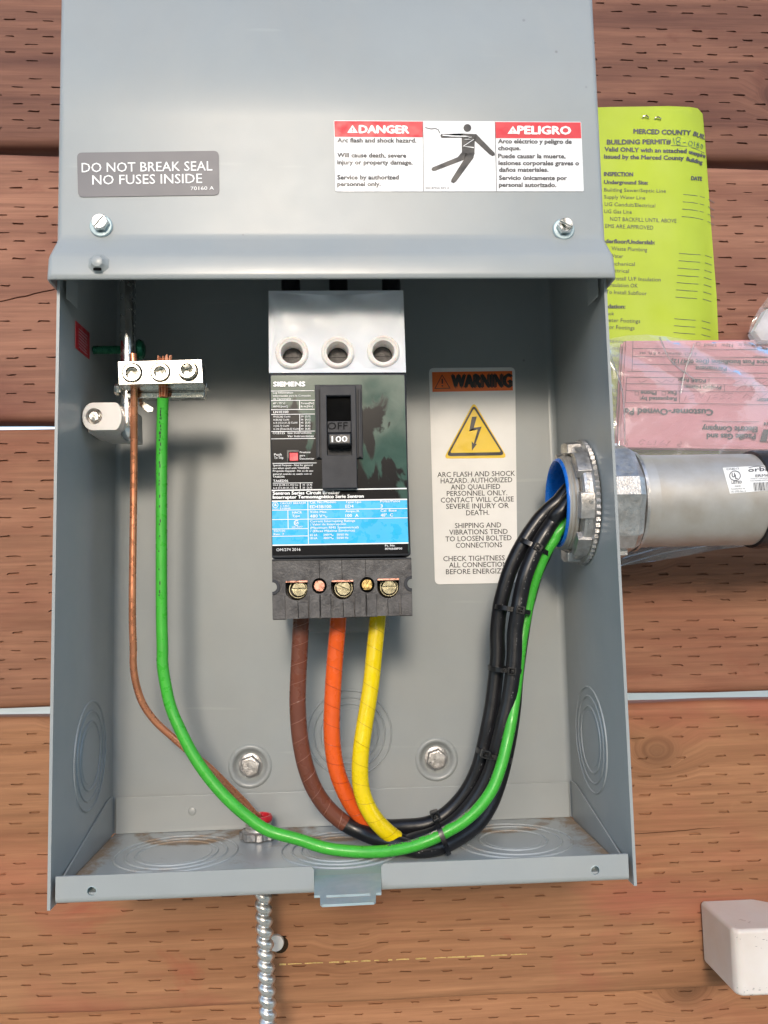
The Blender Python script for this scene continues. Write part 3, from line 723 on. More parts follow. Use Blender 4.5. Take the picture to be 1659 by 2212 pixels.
# blue-band lettering
lines(t, cL, [('CIRCUIT BREAKER', 238, 398, 497, 394, 17), ('J-1361', 239, 423, 326, 422, 17), ('E10848', 239, 449, 340, 448, 17), ('LISTED', 164, 452, 222, 451, 10), ('HACR', 358, 491, 454, 489, 22), ('Type', 358, 524, 433, 523, 22), ('LR13077', 357, 631, 461, 629, 16), ('TD7100', 173, 672, 288, 670, 19), ('Rev. 7', 176, 704, 279, 702, 19),
              ('Cat. No./Modelo', 532, 390, 792, 386, 22), ('ED43B100', 533, 438, 743, 435, 29), ('Type/Tipo', 883, 386, 1038, 384, 22), ('ED4', 883, 433, 962, 432, 29), ('Poles/Polos', 1228, 380, 1422, 377, 22), ('3', 1229, 430, 1250, 430, 29),
              ('Volts Max.', 533, 484, 702, 482, 21), ('480 V', 534, 530, 656, 528, 29), ('Amps./A', 883, 477, 1020, 475, 21), ('100  A', 884, 525, 1012, 523, 29), ('Cal. Base', 1230, 472, 1387, 469, 21), ('40°  C', 1231, 520, 1351, 518, 29),
              ('Current Interrupting Ratings', 535, 577, 978, 570, 21), ('/ Valor de Interrupción', 536, 608, 888, 602, 21), ('(Maximum RMS Symmetrical)', 536, 641, 1012, 634, 21), ('/ (Eficaz Máxima Simétrica)', 536, 673, 976, 666, 21),
              ('65 kA', 534, 712, 606, 711, 21), ('240V', 666, 710, 728, 709, 21), ('50/60 Hz', 798, 708, 912, 706, 21), ('18 kA', 534, 744, 606, 743, 21), ('480V', 666, 742, 728, 741, 21), ('50/60 Hz', 798, 740, 912, 738, 21)], FS, .012, .0006)
for (x, y, s_) in ((662, 516, 1), (732, 700, .8), (732, 732, .8)):
    stroke(t, mp_(cL, [(x + 40 * s_ * k / 10, y - 12 * s_ * math.sin(2 * PI * k / 10)) for k in range(11)]), 1.0, FS, .0006)
stroke(t, [cL(192 + 27 * math.cos(k * PI / 10), 405 + 27 * math.sin(k * PI / 10)) for k in range(20)], 1.0, FS, .0006, True)
text(t, 'UL', cL(180, 416), cL(206, 415), 5.5, FS, .03, .0006)
stroke(t, [cL(402 + 24 * math.cos(k * PI / 10), 582 + 24 * math.sin(k * PI / 10)) for k in range(3, 18)], 1.6, FS, .0006); text(t, 'SA', cL(388, 592), cL(424, 591), 4.5, FS, .03, .0006)
wl = lambda a, b, wd=1.5: stroke(t, [a, b], wd, FS, .00055)
for a, b in (((150, 1178), (575, 1174)), ((150, 1272), (580, 1268)), ((150, 1362), (580, 1357)), ((150, 1409), (580, 1404)), ((150, 1577), (583, 1572)), ((150, 1649), (585, 1644)), ((165, 1891), (598, 1886)), ((430, 1270), (431, 1357)), ((432, 1407), (433, 1572))): wl(cB(*a), cB(*b), 1.3)
wl(cL(168, 190), cL(560, 186), 1.2); wl(cL(437, 190), cL(438, 247), 1.2); wl(cL(155, 262), cL(1487, 243), 2.6); wl(cL(158, 368), cL(1490, 350), 2.8); wl(cL(162, 803), cL(1504, 780), 2.6)
for a, b in (((160, 458), (512, 452)), ((160, 550), (512, 545)), ((160, 643), (512, 638)), ((160, 715), (512, 710)), ((512, 366), (518, 790)), ((315, 456), (318, 640)), ((512, 452), (1493, 440)), ((512, 545), (1497, 532))): wl(cL(*a), cL(*b), 1.4)
t.build('lettering', 'ink_white', FL)
# operator housing
m = MB()
m.px(mp_(cB, [(580, 1112), (1045, 1110), (1056, 1838), (596, 1842)]), YB - .0022, YB + .001)
ob = m.build('switch_plate', 'frame_plastic', brk, bev=.0004)
Yc = YB - .0062
m = MB()
w_ = [at(u, v, Yc) for u, v in mp_(cB, [(633, 1122), (986, 1120)]) + mp_(cL, [(1001, 238), (655, 244)])]
hw_ = [at(u, v, Yc) for u, v in mp_(cB, [(697, 1222), (934, 1220), (946, 1803), (706, 1807)])]
m.plate([(p.x, p.z) for p in w_], [[(p.x, p.z) for p in hw_]], lambda x, z: Vector((x, Yc, z)), lambda x, z: Vector((x, YB - .0005, z)), 0, lambda x, z: Vector((x, YB - .0006, z)))
m.build('switch_housing', 'frame_plastic', brk, bev=.0005)
for x, y0, y1 in ((612, 1160, 1830), (1020, 1155, 1826)):
    m = MB(); m.px(mp_(cB, [(x - 12, y0), (x + 12, y0), (x + 20, y1), (x - 6, y1)]), YB - .0034, YB - .001)
    m.build('housing_rib', 'frame_plastic', brk, bev=.0003)
# raised seam down the centre of the housing
m = MB(); m.px(mp_(cB, [(828, 1822), (834, 1822), (836, 2045), (830, 2045)]), Yc - .0002, Yc + .001); m.build('mould_seam', 'frame_plastic', brk)
m = MB(); m.px(mp_(cB, [(703, 1472), (938, 1470), (940, 1584), (707, 1586)]), Yc + .0012, YB - .0008); th_ = m.build('off_plate', 'frame_plastic', brk, bev=.0003)
t = MB(); lines(t, cB, [('OFF', 706, 1555, 905, 1552, 68, -.012)], plane(Yc + .0012), lift=.0003); t.build('off_mark', 'moulded_mark', th_)
m = MB(); m.px(mp_(cB, [(700, 1224), (932, 1222), (936, 1468), (701, 1470)]), YB - .0032, YB - .0023); m.build('slot_floor', 'dark_hole', brk)  # black colour stands in for the shade of a deep slot
Yh = Yc - .0052
m = MB(); fr = [at(u, v, Yh) for u, v in mp_(cB, [(714, 1596), (938, 1593), (940, 1700), (716, 1704)])]; bk = [at(u, v, Yc + .004) for u, v in mp_(cB, [(706, 1586), (940, 1583), (944, 1745), (708, 1748)])]
m.prism(fr, bk); hd = m.build('handle', 'black_plastic', brk, bev=.0009, seg=3); hd['label'] = 'black handle stamped 100 in white'
t = MB(); lines(t, cB, [('100', 748, 1680, 902, 1677, 56, .02)], plane(Yh), lift=.0003); t.build('handle_mark', 'ink_white', hd)
# trip button
m = MB(); w_ = [at(u, v, YB - .001) for u, v in mp_(cB, [(302, 1756), (426, 1754), (428, 1872), (303, 1875)])]; h_ = [at(u, v, YB - .001) for u, v in mp_(cB, [(325, 1780), (418, 1778), (420, 1868), (327, 1870)])]
m.plate([(p.x, p.z) for p in w_], [[(p.x, p.z) for p in h_]], lambda x, z: Vector((x, YB - .0010, z)), lambda x, z: Vector((x, YB, z))); m.build('button_frame', 'black_plastic', brk, bev=.0002)
m = MB(); m.px(mp_(cB, [(329, 1784), (415, 1782), (417, 1864), (331, 1866)]), YB - .0013, YB); m.build('trip_button', 'red_button', brk, bev=.0003)
# terminal cover: nine-odd ribs with windows for lugs and screws
Yt = YB + .0015
tc = lambda x, y: at(*cL(x, y), Yt)
m = MB()
arc_ = lambda x, y, sg, a, b: [(x + sg * 47 * math.sin(PI * k / 10), y - 47 * math.cos(PI * k / 10)) for k in (range(a, b + 1) if a < b else range(a, b - 1, -1))]
out = [tc(*p) for p in [(157, 948), (1533, 932)] + arc_(1540, 1180, -1, 0, 10) + [(1545, 1500), (1432, 1503), (1430, 1492), (1302, 1496), (1300, 1498), (1195, 1500), (1197, 1508), (1088, 1510), (1086, 1505), (975, 1508), (973, 1516), (862, 1518), (742, 1520), (740, 1528), (632, 1528), (630, 1522), (520, 1524), (412, 1528), (290, 1530), (288, 1538), (170, 1540)] + arc_(160, 1215, 1, 10, 0)]
def win(pts): return [(p.x, p.z) for p in (tc(*q) for q in pts)]
def win_round(x0, x1, yt, yc, r):
    cx = (x0 + x1) / 2; k = [(x0, yt), (x1, yt - 4)]
    a0 = math.asin(min(1, ((x1 - x0) / 2) / r))
    for i in range(13):
        a = a0 - 2 * a0 * i / 12; k.append((cx + r * math.sin(a), yc + r * math.cos(a)))
    return win(k)
LUG = [(400, 1235, 1172, .02), (852, 1225, 1166, .45), (1305, 1215, 1150, .0)]
wins = [win_round(290, 508, 1170, 1235, 112), win_round(740, 965, 1162, 1225, 113), win_round(1195, 1413, 1150, 1215, 110)]
SCR = [(625, 1203, 'copper_dull', -.95), (1097, 1192, 'brass', .95)]
wins += [[(p.x, p.z) for p in (tc(x + 74 * math.cos(k * PI / 12), y + 78 * math.sin(k * PI / 12)) for k in range(24))] for x, y, _, _ in SCR]
m.plate([(p.x, p.z) for p in out], wins, lambda x, z: Vector((x, Yt, z)), lambda x, z: Vector((x, .095, z)), 0, lambda x, z: Vector((x, Yt + .0085, z)))
m.build('terminal_cover', 'rough_plastic', brk, angle=30)
m = MB()
for k, (x0, x1, dy) in enumerate(((160, 285, 0), (418, 515, .0), (524, 628, .0007), (636, 738, .0007), (862, 968, 0.0), (976, 1082, .0007), (1092, 1190, .0007), (1302, 1410, .0), (1432, 1540, 0))):
    sl = 1540 - (x0 - 170) * .029
    y0 = 1372 if k in (1, 4, 7) else 1290 if k in (2, 3, 5, 6) else 1300
    m = MB(); m.px(mp_(cL, [(x0, y0 - (x0 - 170) * .012), (x1, y0 - (x1 - 170) * .012), (x1 + 4, sl - 8), (x0 + 4, sl - 5)]), Yt - .0009 - dy, Yt + .001)
    m.build('cover_rib', 'rough_plastic', brk, bev=.0003)
m = MB()
m.px(mp_(cL, [(157, 940), (1533, 924), (1533, 938), (157, 954)]), Yt - .0005, Yt + .002); m.build('cover_step', 'frame_plastic', brk, bev=.0002)
# joint lines
m = MB()
for x, y0, y1 in ((622, 940, 1128), (845, 935, 1150), (1078, 932, 1112), (632, 1290, 1500), (1088, 1280, 1490), (412, 1352, 1515), (858, 1345, 1505), (1300, 1335, 1485)):
    stroke(m, mp_(cL, [(x, y0), (x + 6, y1)]), .9, plane(Yt - .0012 if y0 > 1200 else Yt), .0001)
tag(m.build('joint_line', 'dark_hole', brk), kind='stuff')
# rims of the mounting notches in both edges
for x, y, sg in ((160, 1215, 1), (1540, 1180, -1)):
    o_ = [cL(x + sg * r * math.sin(PI * k / 14), y - r * math.cos(PI * k / 14)) for r, ks in ((78, range(15)), (47, range(14, -1, -1))) for k in ks]
    m = MB(); m.px(o_, Yt - .0007, Yt + .001); m.build('notch_rim', 'frame_plastic', brk, bev=.0002)
for x, y, mt, a in SCR:
    p = tc(x, y); p.y = Yt + .0084
    m = MB(); m.lathe([(.0040, .0005), (.0038, .0065), (.0034, .0072), (.0034, .004)], p, (0, -1, 0), 32); m.build('screw_collar', 'black_plastic', brk)
    m = MB(); slotted(m, p + Vector((0, -.003, 0)), (0, -1, 0), (1, 0, 0), .0032, .0046, a, .00055, depth=.3); o = m.build('cover_screw', mt, brk, angle=25)
    o['label'] = 'copper coloured slotted screw' if x < 800 else 'brass coloured slotted screw'
for x, y, yt, a in LUG:
    p = tc(x + 12, y); p.y = Yt + .0082
    m = MB(); m.lathe([(.0062, 0), (.0062, .0008), (.0050, .0042), (.0046, .0042), (.0046, .001)], p, (0, -1, 0), 36); lg = m.build('lug_collar', 'yellow_zinc', brk)
    m = MB(); slotted(m, p + Vector((.0006 if x < 500 else 0, -.001, 0)), (0, -1, 0), (1, 0, 0), .0042, .0052, -a, .0006, depth=.25); m.build('lug_screw', 'yellow_zinc', brk, angle=25)
    q = [tc(x - 108, yt - 2), tc(x + 108, yt - 6), tc(x + 106, yt - 22), tc(x - 100, yt - 16)]
    m = MB(); m.prism([Vector((k.x, Yt - .0002, k.z)) for k in q], [Vector((k.x, Yt + .008, k.z)) for k in q]); m.build('lug_insulator', 'copper_dull', brk)
# insulating sheet with three plugs
ysh = lambda z: .0165 + .0022 * max(0, (z - .319) / .008) ** 2 if z > .319 else .0165 + .0004 * math.sin((z - .279) * 80)
so_ = [at(u, v, .018) for u, v in [(580, 628), (871, 627), (876.5, 806), (581.5, 807)]]
PLUG = [(630.6, 762), (729.5, 761.5), (828, 759)]
pc = [at(u, v, .016) for u, v in PLUG]
m = MB(); m.plate([(p.x, p.z) for p in so_], [circ(p.x, p.z, .0068, 28) for p in pc], lambda x, z: Vector((x, ysh(z) + .0006 * math.sin(x * 160 + z * 90), z)), lambda x, z: Vector((x, ysh(z) + .0007 + .0006 * math.sin(x * 160 + z * 90), z)), .006)
sh = m.build('insulating_sheet', 'sheet_white', brk, angle=50)
for p in pc:
    c = Vector((p.x, .0172, p.z))
    m = MB(); m.lathe([(.0094, 0), (.0094, .0012), (.0087, .0024), (.0080, .0026), (.0072, .0019), (.0064, .0017), (.0060, .0), (.0056, -.012)], c, (0, -1, 0), 40); m.build('plug', 'plug_white', sh, angle=50)
    m = MB(); m.lathe([(.0056, -.0085), (.0050, -.0083), (.0001, -.0083)], c, (0, -1, 0), 32); m.box(p.x - .005, p.x + .005, .0250, .0256, p.z - .0001, p.z + .0001); m.build('plug_floor', 'rough_plastic', sh)
# clear tab under the breaker
m = MB(); m.px([(655, 1325), (838, 1322), (843, 1362), (780, 1366), (655, 1366)], .0935, .0943); m.build('clear_tab', 'clear_tab', brk)
m = MB(); m.box(-.034, .034, .098, D - .0002, .15, .31); m.build('mounting_plate', 'zinc', brk)

# ================================================================== line cables above the breaker
for k, (u, lab) in enumerate(((628, 'leftmost'), (731, 'middle'), (845, 'rightmost'))):
    p = at(u, 615, .050)
    m = MB(); m.tube([Vector((p.x, .050, .285)), Vector((p.x, .050, .34)), Vector((p.x, .050, .44))], .0058, 16)
    tag(m.build('line_cable', 'cable_black'), f'{lab} of three black cables rising under the hood behind the white sheet', 'cable', 'black cables above the breaker')

# ================================================================== GROUND TERMINAL
term = thing('ground_terminal', 'bright metal ground terminal bar with three set screws, left of the breaker', 'terminal bar', at(330, 810, .035))
m = MB(); Yg = .024
SETS = [(735, 805), (960, 800), (1182, 790)]
w_ = [at(*cG(*p), Yg) for p in ((618, 712), (1290, 695), (1301, 884), (626, 901))]
m.plate([(p.x, p.z) for p in w_], [circ(at(*cG(x, y), Yg).x, at(*cG(x, y), Yg).z, .0056, 28) for x, y in SETS], lambda x, z: Vector((x, Yg, z)), lambda x, z: Vector((x, Yg + .0135, z)), 0, lambda x, z: Vector((x, Yg + .006, z)))
m.build('lug_block', 'nickel', term, bev=.0004)
for (x, y), lift, sd_ in zip(SETS, (.0012, .0010, .0042), (0, .6, .3)):
    p = at(*cG(x, y), Yg); p.y = Yg
    m = MB(); m.lathe([(.0052, -.005), (.0052, lift - .0006), (.0048, lift), (.0036, lift), (.0033, lift - .0008)], p, (0, -1, 0), 32)
    m.lathe([(.0033, lift - .0008), (.0031, -.003), (.0001, -.0034)], p, (0, -1, 0), 6, phase=sd_); m.build('set_screw', 'nickel', term, angle=32)
m = MB(); Yr = .040
for pts, a, b in (([(640, 892), (1332, 880), (1335, 925), (642, 940)], Yr, Yr + .010), ([(690, 932), (1312, 922), (1318, 955), (690, 965)], Yr + .0022, Yr + .010), ([(690, 962), (1316, 950), (1308, 1000), (690, 1008)], Yr + .0005, Yr + .009)):
    m.px(mp_(cG, pts), a, b)
m.build('rail', 'nickel', term, bev=.0007, seg=3)
m = MB(); p = at(*cG(640, 935), Yr - .002); m.lathe([(.0035, 0), (.0040, .0010), (.0036, .0026), (.0020, .0032), (.0001, .0032)], p, (-1, 0, .1), 20); m.build('rail_screw', 'nickel', term)
m = MB(); q = [cG(790, 1005), cG(905, 1085), cG(900, 1112), cG(860, 1120), cG(785, 1060)]; m.px(q, Yr + .006, Yr + .008); m.build('rail_foot', 'nickel', term, bev=.0003)
# strap bar
m = MB()
bx = [at(*cG(702, y), .046) for y in (60, 400, 900, 1240, 1290)]
for i in range(1): m.tube(smooth([Vector((bx[0].x, .047, .40)), bx[0], bx[1], bx[2], bx[3], bx[4] + Vector((.0005, .004, 0))], 6), .0046, 18)
m.build('support_rod', 'bright_steel', term)
# green bonding screw
gs = thing('bonding_screw', 'green bonding screw driven sideways into the left wall behind the rod', 'screw', at(*cG(790, 620), .056))
p = at(*cG(780, 620), .056)
m = MB(); L0 = p.x + IX; m.lathe([(.0024, 0)] + [(.0024 + (.0003 if k % 2 else 0), .0006 * k) for k in range(1, int(L0 / .0006))], (-IX + .0002, p.y, p.z), (1, 0, 0), 16); m.build('shank', 'green_metal', gs)
m = MB(); m.lathe([(.0024, -.001), (.0060, 0), (.0064, .0012), (.0052, .0034), (.0030, .0044), (.0001, .0046)], p, (1, 0, 0), 28, True); m.build('head', 'green_metal', gs)
# insulator standoff
ins = thing('insulator_standoff', 'white plastic standoff with a bolt on the left wall under the terminal bar', 'insulator', at(*cG(480, 1150), .05))
Yi = .034
def G2(x, y): p = at(*cG(x, y), Yi); return p
zt_, zb_ = G2(480, 1040).z, G2(480, 1262).z
xr_ = G2(652, 1150).x
hz = (zt_ + zb_) / 2
m = MB(); o_ = []
xl_ = G2(335, 1150).x; n8 = 10
rr_ = (zt_ - zb_) / 2
for k in range(n8 + 1): a = PI / 2 + PI * k / n8; o_.append((xl_ + .006 + .006 * math.cos(a), hz + rr_ * math.sin(a)))
for k in range(n8 + 1): a = -PI / 2 + PI * k / n8; o_.append((xr_ - .004 + .004 * math.cos(a), hz + rr_ * math.sin(a)))
bc = G2(430, 1150)
m.plate(o_, [circ(bc.x, bc.z, .0046, 24)], lambda x, z: Vector((x, Yi, z)), lambda x, z: Vector((x, .078, z)), 0, lambda x, z: Vector((x, Yi + .0045, z)))
m.build('body', 'white_plastic', ins, bev=.0014, seg=3)
m = MB(); m.box(-IX + .0003, xl_ + .004, .046, .074, zb_ + .001, zt_ - .001); m.build('foot', 'white_plastic', ins, bev=.001)
m = MB(); q0 = [at(*cG(x, y), .052) for x, y in ((640, 1065), (742, 1085), (748, 1325), (640, 1330))]; m.prism(q0, [Vector((k.x, .076, k.z)) for k in q0]); m.build('rear_flange', 'white_plastic', ins, bev=.001)
m = MB(); c = Vector((bc.x, Yi + .0044, bc.z)); m.lathe([(.0034, 0), (.0034, .0024), (.0030, .0030)], c, (0, -1, 0), 6, False, True, .2); slotted(m, c + Vector((0, -.002, 0)), (0, -1, 0), (1, 0, 0), .0027, .0030, -.6, .0005, depth=.3); m.build('bolt', 'bright_steel', ins, angle=25)

# ================================================================== CONDUIT ON THE RIGHT
HC = Vector((0, .055, HUBZ))
fit = thing('conduit_connector', 'cast metal conduit connector with a blue throat through the right wall', 'conduit fitting', (IX, .055, HUBZ))
xo = .1320
m = MB(); m.lathe([(.0262, 0), (.0272, .0012), (.0280, .0022), (.0277, .0030), (.0287, .0040), (.0280, .0052), (.0290, .0064), (.0281, .0078), (.0291, .0090), (.0283, .0104), (.0292, .0116), (.0286, .0130), (.0286, .055)], HC + Vector((xo, 0, 0)), (1, 0, 0), 64); m.build('threaded_hub', 'galv', fit, angle=50)
m = MB(); m.lathe([(.0238, .030), (.0244, .004), (.0250, .0006), (.0258, -.0002), (.0268, .0002), (.0273, .0012), (.0270, .0022)], HC + Vector((xo, 0, 0)), (1, 0, 0), 64); m.build('blue_throat', 'blue_plastic', fit, angle=60)
m = MB(); m.lathe([(.0240, .016), (.0240, .20)], HC + Vector((xo, 0, 0)), (1, 0, 0), 48); m.build('pipe_bore', 'galv', fit)
# locknut: ring with eight lugs and a fine-toothed rim
nut = MB(); lx = IX - .0002
nut.lathe([(.0289, .0), (.0289, .0085), (.0300, .0092), (.0345, .0080), (.0352, .0065)], HC + Vector((lx, 0, 0)), (-1, 0, 0), 64)
nt_ = 130; vs_ = []
for k in range(nt_):
    t_ = 2 * PI * k / nt_; r = .0372 + (.0012 if k % 2 else 0)
    for h, q in ((0.0003, r), (.0026, r), (.0034, .0352)): vs_.append(HC + Vector((lx - h, q * math.cos(t_), q * math.sin(t_))))
nut.add(vs_, [(3 * k + j, 3 * ((k + 1) % nt_) + j, 3 * ((k + 1) % nt_) + j + 1, 3 * k + j + 1) for k in range(nt_) for j in range(2)], False)
nut.lathe([(.0352, .0033), (.0352, .0066), (.0330, .0086)], HC + Vector((lx, 0, 0)), (-1, 0, 0), 64)
nb = nut.build('locknut', 'cast', fit, angle=25)
for k in range(8):
    t0 = 2 * PI * (k + .2) / 8; dt = .26
    m = MB(); fr = []; bk = []
    for (r, a) in ((.0315, -dt), (.0368, -dt * .8), (.0372, 0), (.0368, dt * .8), (.0315, dt)):
        fr.append(HC + Vector((lx - .0112, r * .985 * math.cos(t0 + a), r * .985 * math.sin(t0 + a)))); bk.append(HC + Vector((lx - .0030, r * math.cos(t0 + a), r * math.sin(t0 + a))))
    m.prism(fr, bk); m.build('nut_lug', 'cast', nb, bev=.0004)
# outer hexagonal body
bx0 = .1505; m = MB()
angs = [math.radians(c + 60 * k + h) for k in range(6) for c, h in ((-10, -9), (-10, 9))]
vs_ = []; secs = ((.0000, .0290), (.0000, .0338), (.0012, .0346), (.0225, .0346), (.0265, .0322), (.0272, .0290))
for hx_, r in secs:
    for a_ in angs: vs_.append(HC + Vector((bx0 + hx_, -r * math.cos(a_), -r * math.sin(a_))))
m.add(vs_, [(12 * i + k, 12 * i + (k + 1) % 12, 12 * (i + 1) + (k + 1) % 12, 12 * (i + 1) + k) for i in range(5) for k in range(12)])
m.build('faceted_body', 'cast', fit, bev=.0006, angle=15)
m = MB()
for k in range(2):
    t0 = PI / 2 + PI * k + .12
    fr = []; bk = []
    for (r, a) in ((.031, -.34), (.0362, -.26), (.0362, .26), (.031, .34)):
        fr.append(HC + Vector((bx0 + .0012, -r * math.cos(t0 + a), r * math.sin(t0 + a)))); bk.append(HC + Vector((bx0 + .0200, -r * math.cos(t0 + a), r * math.sin(t0 + a))))
    m = MB(); m.prism(fr, bk); m.build('grip_pad', 'cast', fit, bev=.0005)
cdt = thing('steel_conduit', 'large galvanized steel conduit running right from the box', 'conduit', (.25, .055, HUBZ))
RP = .0283
m = MB(); m.lathe([(.0258, .0), (RP, .0), (RP, .15), (RP, .30)], HC + Vector((.1775, 0, 0)), (1, 0, 0), 72); m.build('pipe', 'galv', cdt)
m = MB(); m.lathe([(RP + .0001, -.0002), (.0308, .0004), (.0308, .0022), (RP + .0001, .0028)], HC + Vector((.1775, 0, 0)), (1, 0, 0), 64); m.build('knurled_end', 'cast', cdt)
m = MB(); m.lathe([(RP, 0), (RP + .0016, .0004), (RP + .0020, .0014), (RP + .0020, .022), (RP, .023)], HC + Vector((.2530, 0, 0)), (1, 0, 0), 72); o = m.build('coupling_band', 'black_plastic', cdt)
def pipe_surf(u, v):
    d = ray(u, v); oy, oz = CAM.y - HC.y, CAM.z - HC.z; r = RP + .0001
    a = d.y ** 2 + d.z ** 2; b = 2 * (oy * d.y + oz * d.z); c = oy * oy + oz * oz - r * r
    q = max(0, b * b - 4 * a * c); return CAM + d * ((-b - math.sqrt(q)) / (2 * a))
t = MB(); gx = [(1195, 1305), (1590, 1284), (1590, 1494), (1255, 1522)]
n1 = 12; vs_ = []
for i in range(n1 + 1):
    for j in range(n1 + 1):
        a, b = i / n1, j / n1
        x = (gx[0][0] * (1 - a) + gx[1][0] * a) * (1 - b) + (gx[3][0] * (1 - a) + gx[2][0] * a) * b; y = (gx[0][1] * (1 - a) + gx[1][1] * a) * (1 - b) + (gx[3][1] * (1 - a) + gx[2][1] * a) * b
        vs_.append(pipe_surf(*cF(x, y)) + Vector((0, -.0001, 0)))
t.add(vs_, [(i * (n1 + 1) + j, i * (n1 + 1) + j + 1, (i + 1) * (n1 + 1) + j + 1, (i + 1) * (n1 + 1) + j) for i in range(n1) for j in range(n1)])
PL = t.build('pipe_label', 'label_warm', cdt)
t = MB(); lines(t, cF, [('E358013', 1226, 1326, 1328, 1319, 15), ('LISTED', 1268, 1440, 1355, 1436, 22, .02), ('3NNR', 1293, 1466, 1345, 1464, 13), ('Conforms to', 1264, 1489, 1380, 1483, 13), ('UL STD No. 6', 1264, 1512, 1386, 1506, 13), ('orbit', 1408, 1340, 1600, 1328, 34, .03), ('ERM65', 1468, 1384, 1600, 1376, 22, .015), ('CONSULT MANUFACTURER', 1422, 1402, 1620, 1394, 9), ('FOR PROPER INSTALLATION', 1422, 1420, 1640, 1411, 9)], pipe_surf)
stroke(t, [cF(1296 + 45 * math.cos(k * PI / 12), 1372 + 40 * math.sin(k * PI / 12)) for k in range(24)], 1.6, pipe_surf, .0004, True)
text(t, 'U', cF(1272, 1385), cF(1296, 1383), 9, pipe_surf, .03); text(t, 'L', cF(1300, 1398), cF(1318, 1396), 9, pipe_surf, .03)
stroke(t, mp_(cF, [(1410 + 16 * k, 1306 - 14 * math.sin(k / 10 * PI)) for k in range(11)]), 1.2, pipe_surf)
x = 1450
random.seed(3)
while x < 1590:
    w1 = random.choice((3, 5, 8)); stroke(t, mp_(cF, [(x, 1430 - (x - 1450) * .04), (x + 8, 1498 - (x - 1450) * .04)]), w1 * .25, pipe_surf); x += w1 + random.choice((4, 6, 8))
t.build('lettering', 'ink_grey', PL)

# ================================================================== CABLES
def W(cr, pts): return [at(*cr(x, y), Y) for x, y, Y in pts]
RC = .0046
def tape_r(r, pitch=.0115, rid=.00022, sgn=-1):
    def f(L, t):
        ph = (L / pitch + sgn * t / (2 * PI)) % 1.0
        return r + rid * (1 - ph) 
    return f
def split(pts, k): return pts[:k + 1], pts[k:]
def helix(pts, r, pitch, sgn, wd):
    n = len(pts); tan = [(pts[min(i + 1, n - 1)] - pts[max(i - 1, 0)]).normalized() for i in range(n)]
    e = tan[0].orthogonal().normalized(); L = 0; out = []
    for i in range(n):
        if i: L += (pts[i] - pts[i - 1]).length
        e = (e - tan[i] * e.dot(tan[i])).normalized(); g_ = tan[i].cross(e); t = sgn * 2 * PI * L / pitch
        out.append(pts[i] + (e * math.cos(t) + g_ * math.sin(t)) * r)
    m = MB(); m.tube(out, wd, 5); return m
def phase(name_col, label, taped, black, mat):
    r_ = thing('phase_cable', label, 'cable', taped[0], 'phase cables below the breaker')
    allp = smooth(taped + black, 100); k = (len(taped) - 1) * 100
    # resample finely so the tape seams are real steps
    m = MB(); m.tube(allp[:k + 1:3], .0048, 26); o = m.build('tape', mat, r_, angle=50); o['label'] = name_col + ' tape wound in a spiral'
    helix(allp[:k + 1], .00475, .0109, 1 if name_col == 'brown' else -1, .00016).build('tape_edge', 'edge_' + name_col, o)
    m = MB(); m.tube(allp[max(0, k - 16)::10], RC, 20); m.build('insulation', 'cable_black', r_)
    return r_, allp[::3]
X1 = .1320
endp = lambda dz, dy: [Vector((.152, .055 + dy, HUBZ + dz + .005)), Vector((.21, .055 + dy, HUBZ + dz * .6))]
taped = W(cC, [(147, 60, .046), (143, 200, .046), (134, 380, .046), (125, 560, .046), (122, 720, .046), (130, 870, .047), (147, 1010, .048), (182, 1165, .049), (240, 1310, .051), (330, 1440, .053), (455, 1548, .054)])
black = W(cC, [(580, 1610, .052), (700, 1655, .045), (830, 1692, .0395), (960, 1726, .0360), (1100, 1706, .0390), (1230, 1645, .046), (1360, 1550, .0535), (1450, 1420, .060), (1510, 1270, .067), (1555, 1100, .068), (1590, 920, .069), (1615, 740, .070), (1635, 500, .070)]) \
    + W(cK, [(445, 1680, .070), (490, 1480, .070), (545, 1290, .069), (620, 1130, .067)]) + [at_x(*cK(735, 860), X1)] + endp(-.004, .010)
pb, path_c = phase('brown', 'cable taped in brown leaving the left pole of the breaker', taped, black, 'tape_brown')
taped = W(cC, [(408, 60, .046), (396, 220, .046), (382, 380, .046), (370, 550, .046), (361, 720, .046), (357, 880, .046), (365, 1020, .047), (388, 1160, .048), (432, 1290, .050), (500, 1420, .053), (585, 1520, .056), (640, 1560, .057)])
black = W(cC, [(740, 1570, .060)]) + W(cA, [(867, 1786, .062), (915, 1782, .063), (948, 1769, .063), (978, 1746, .063), (1004, 1716, .062), (1024, 1681, .061), (1038, 1644, .060), (1047, 1606, .060)]) + W(cE, [(385, 560, .059), (415, 400, .059), (440, 200, .059), (458, 0, .059)]) + W(cK, [(215, 1800, .059), (236, 1600, .058), (270, 1450, .057), (315, 1300, .056), (375, 1160, .055), (440, 1040, .054), (510, 930, .054), (600, 815, .054)]) + [at_x(*cK(722, 706), X1)] + endp(.008, -.002)
po, path_a = phase('orange', 'cable taped in orange leaving the middle pole of the breaker', taped, black, 'tape_orange')
taped = W(cC, [(680, 60, .046), (668, 200, .045), (650, 380, .044), (632, 560, .043), (608, 720, .042), (582, 880, .041), (562, 1020, .040), (553, 1160, .040), (560, 1290, .040), (595, 1410, .040), (660, 1520, .040), (735, 1598, .041), (802, 1650, .043)])
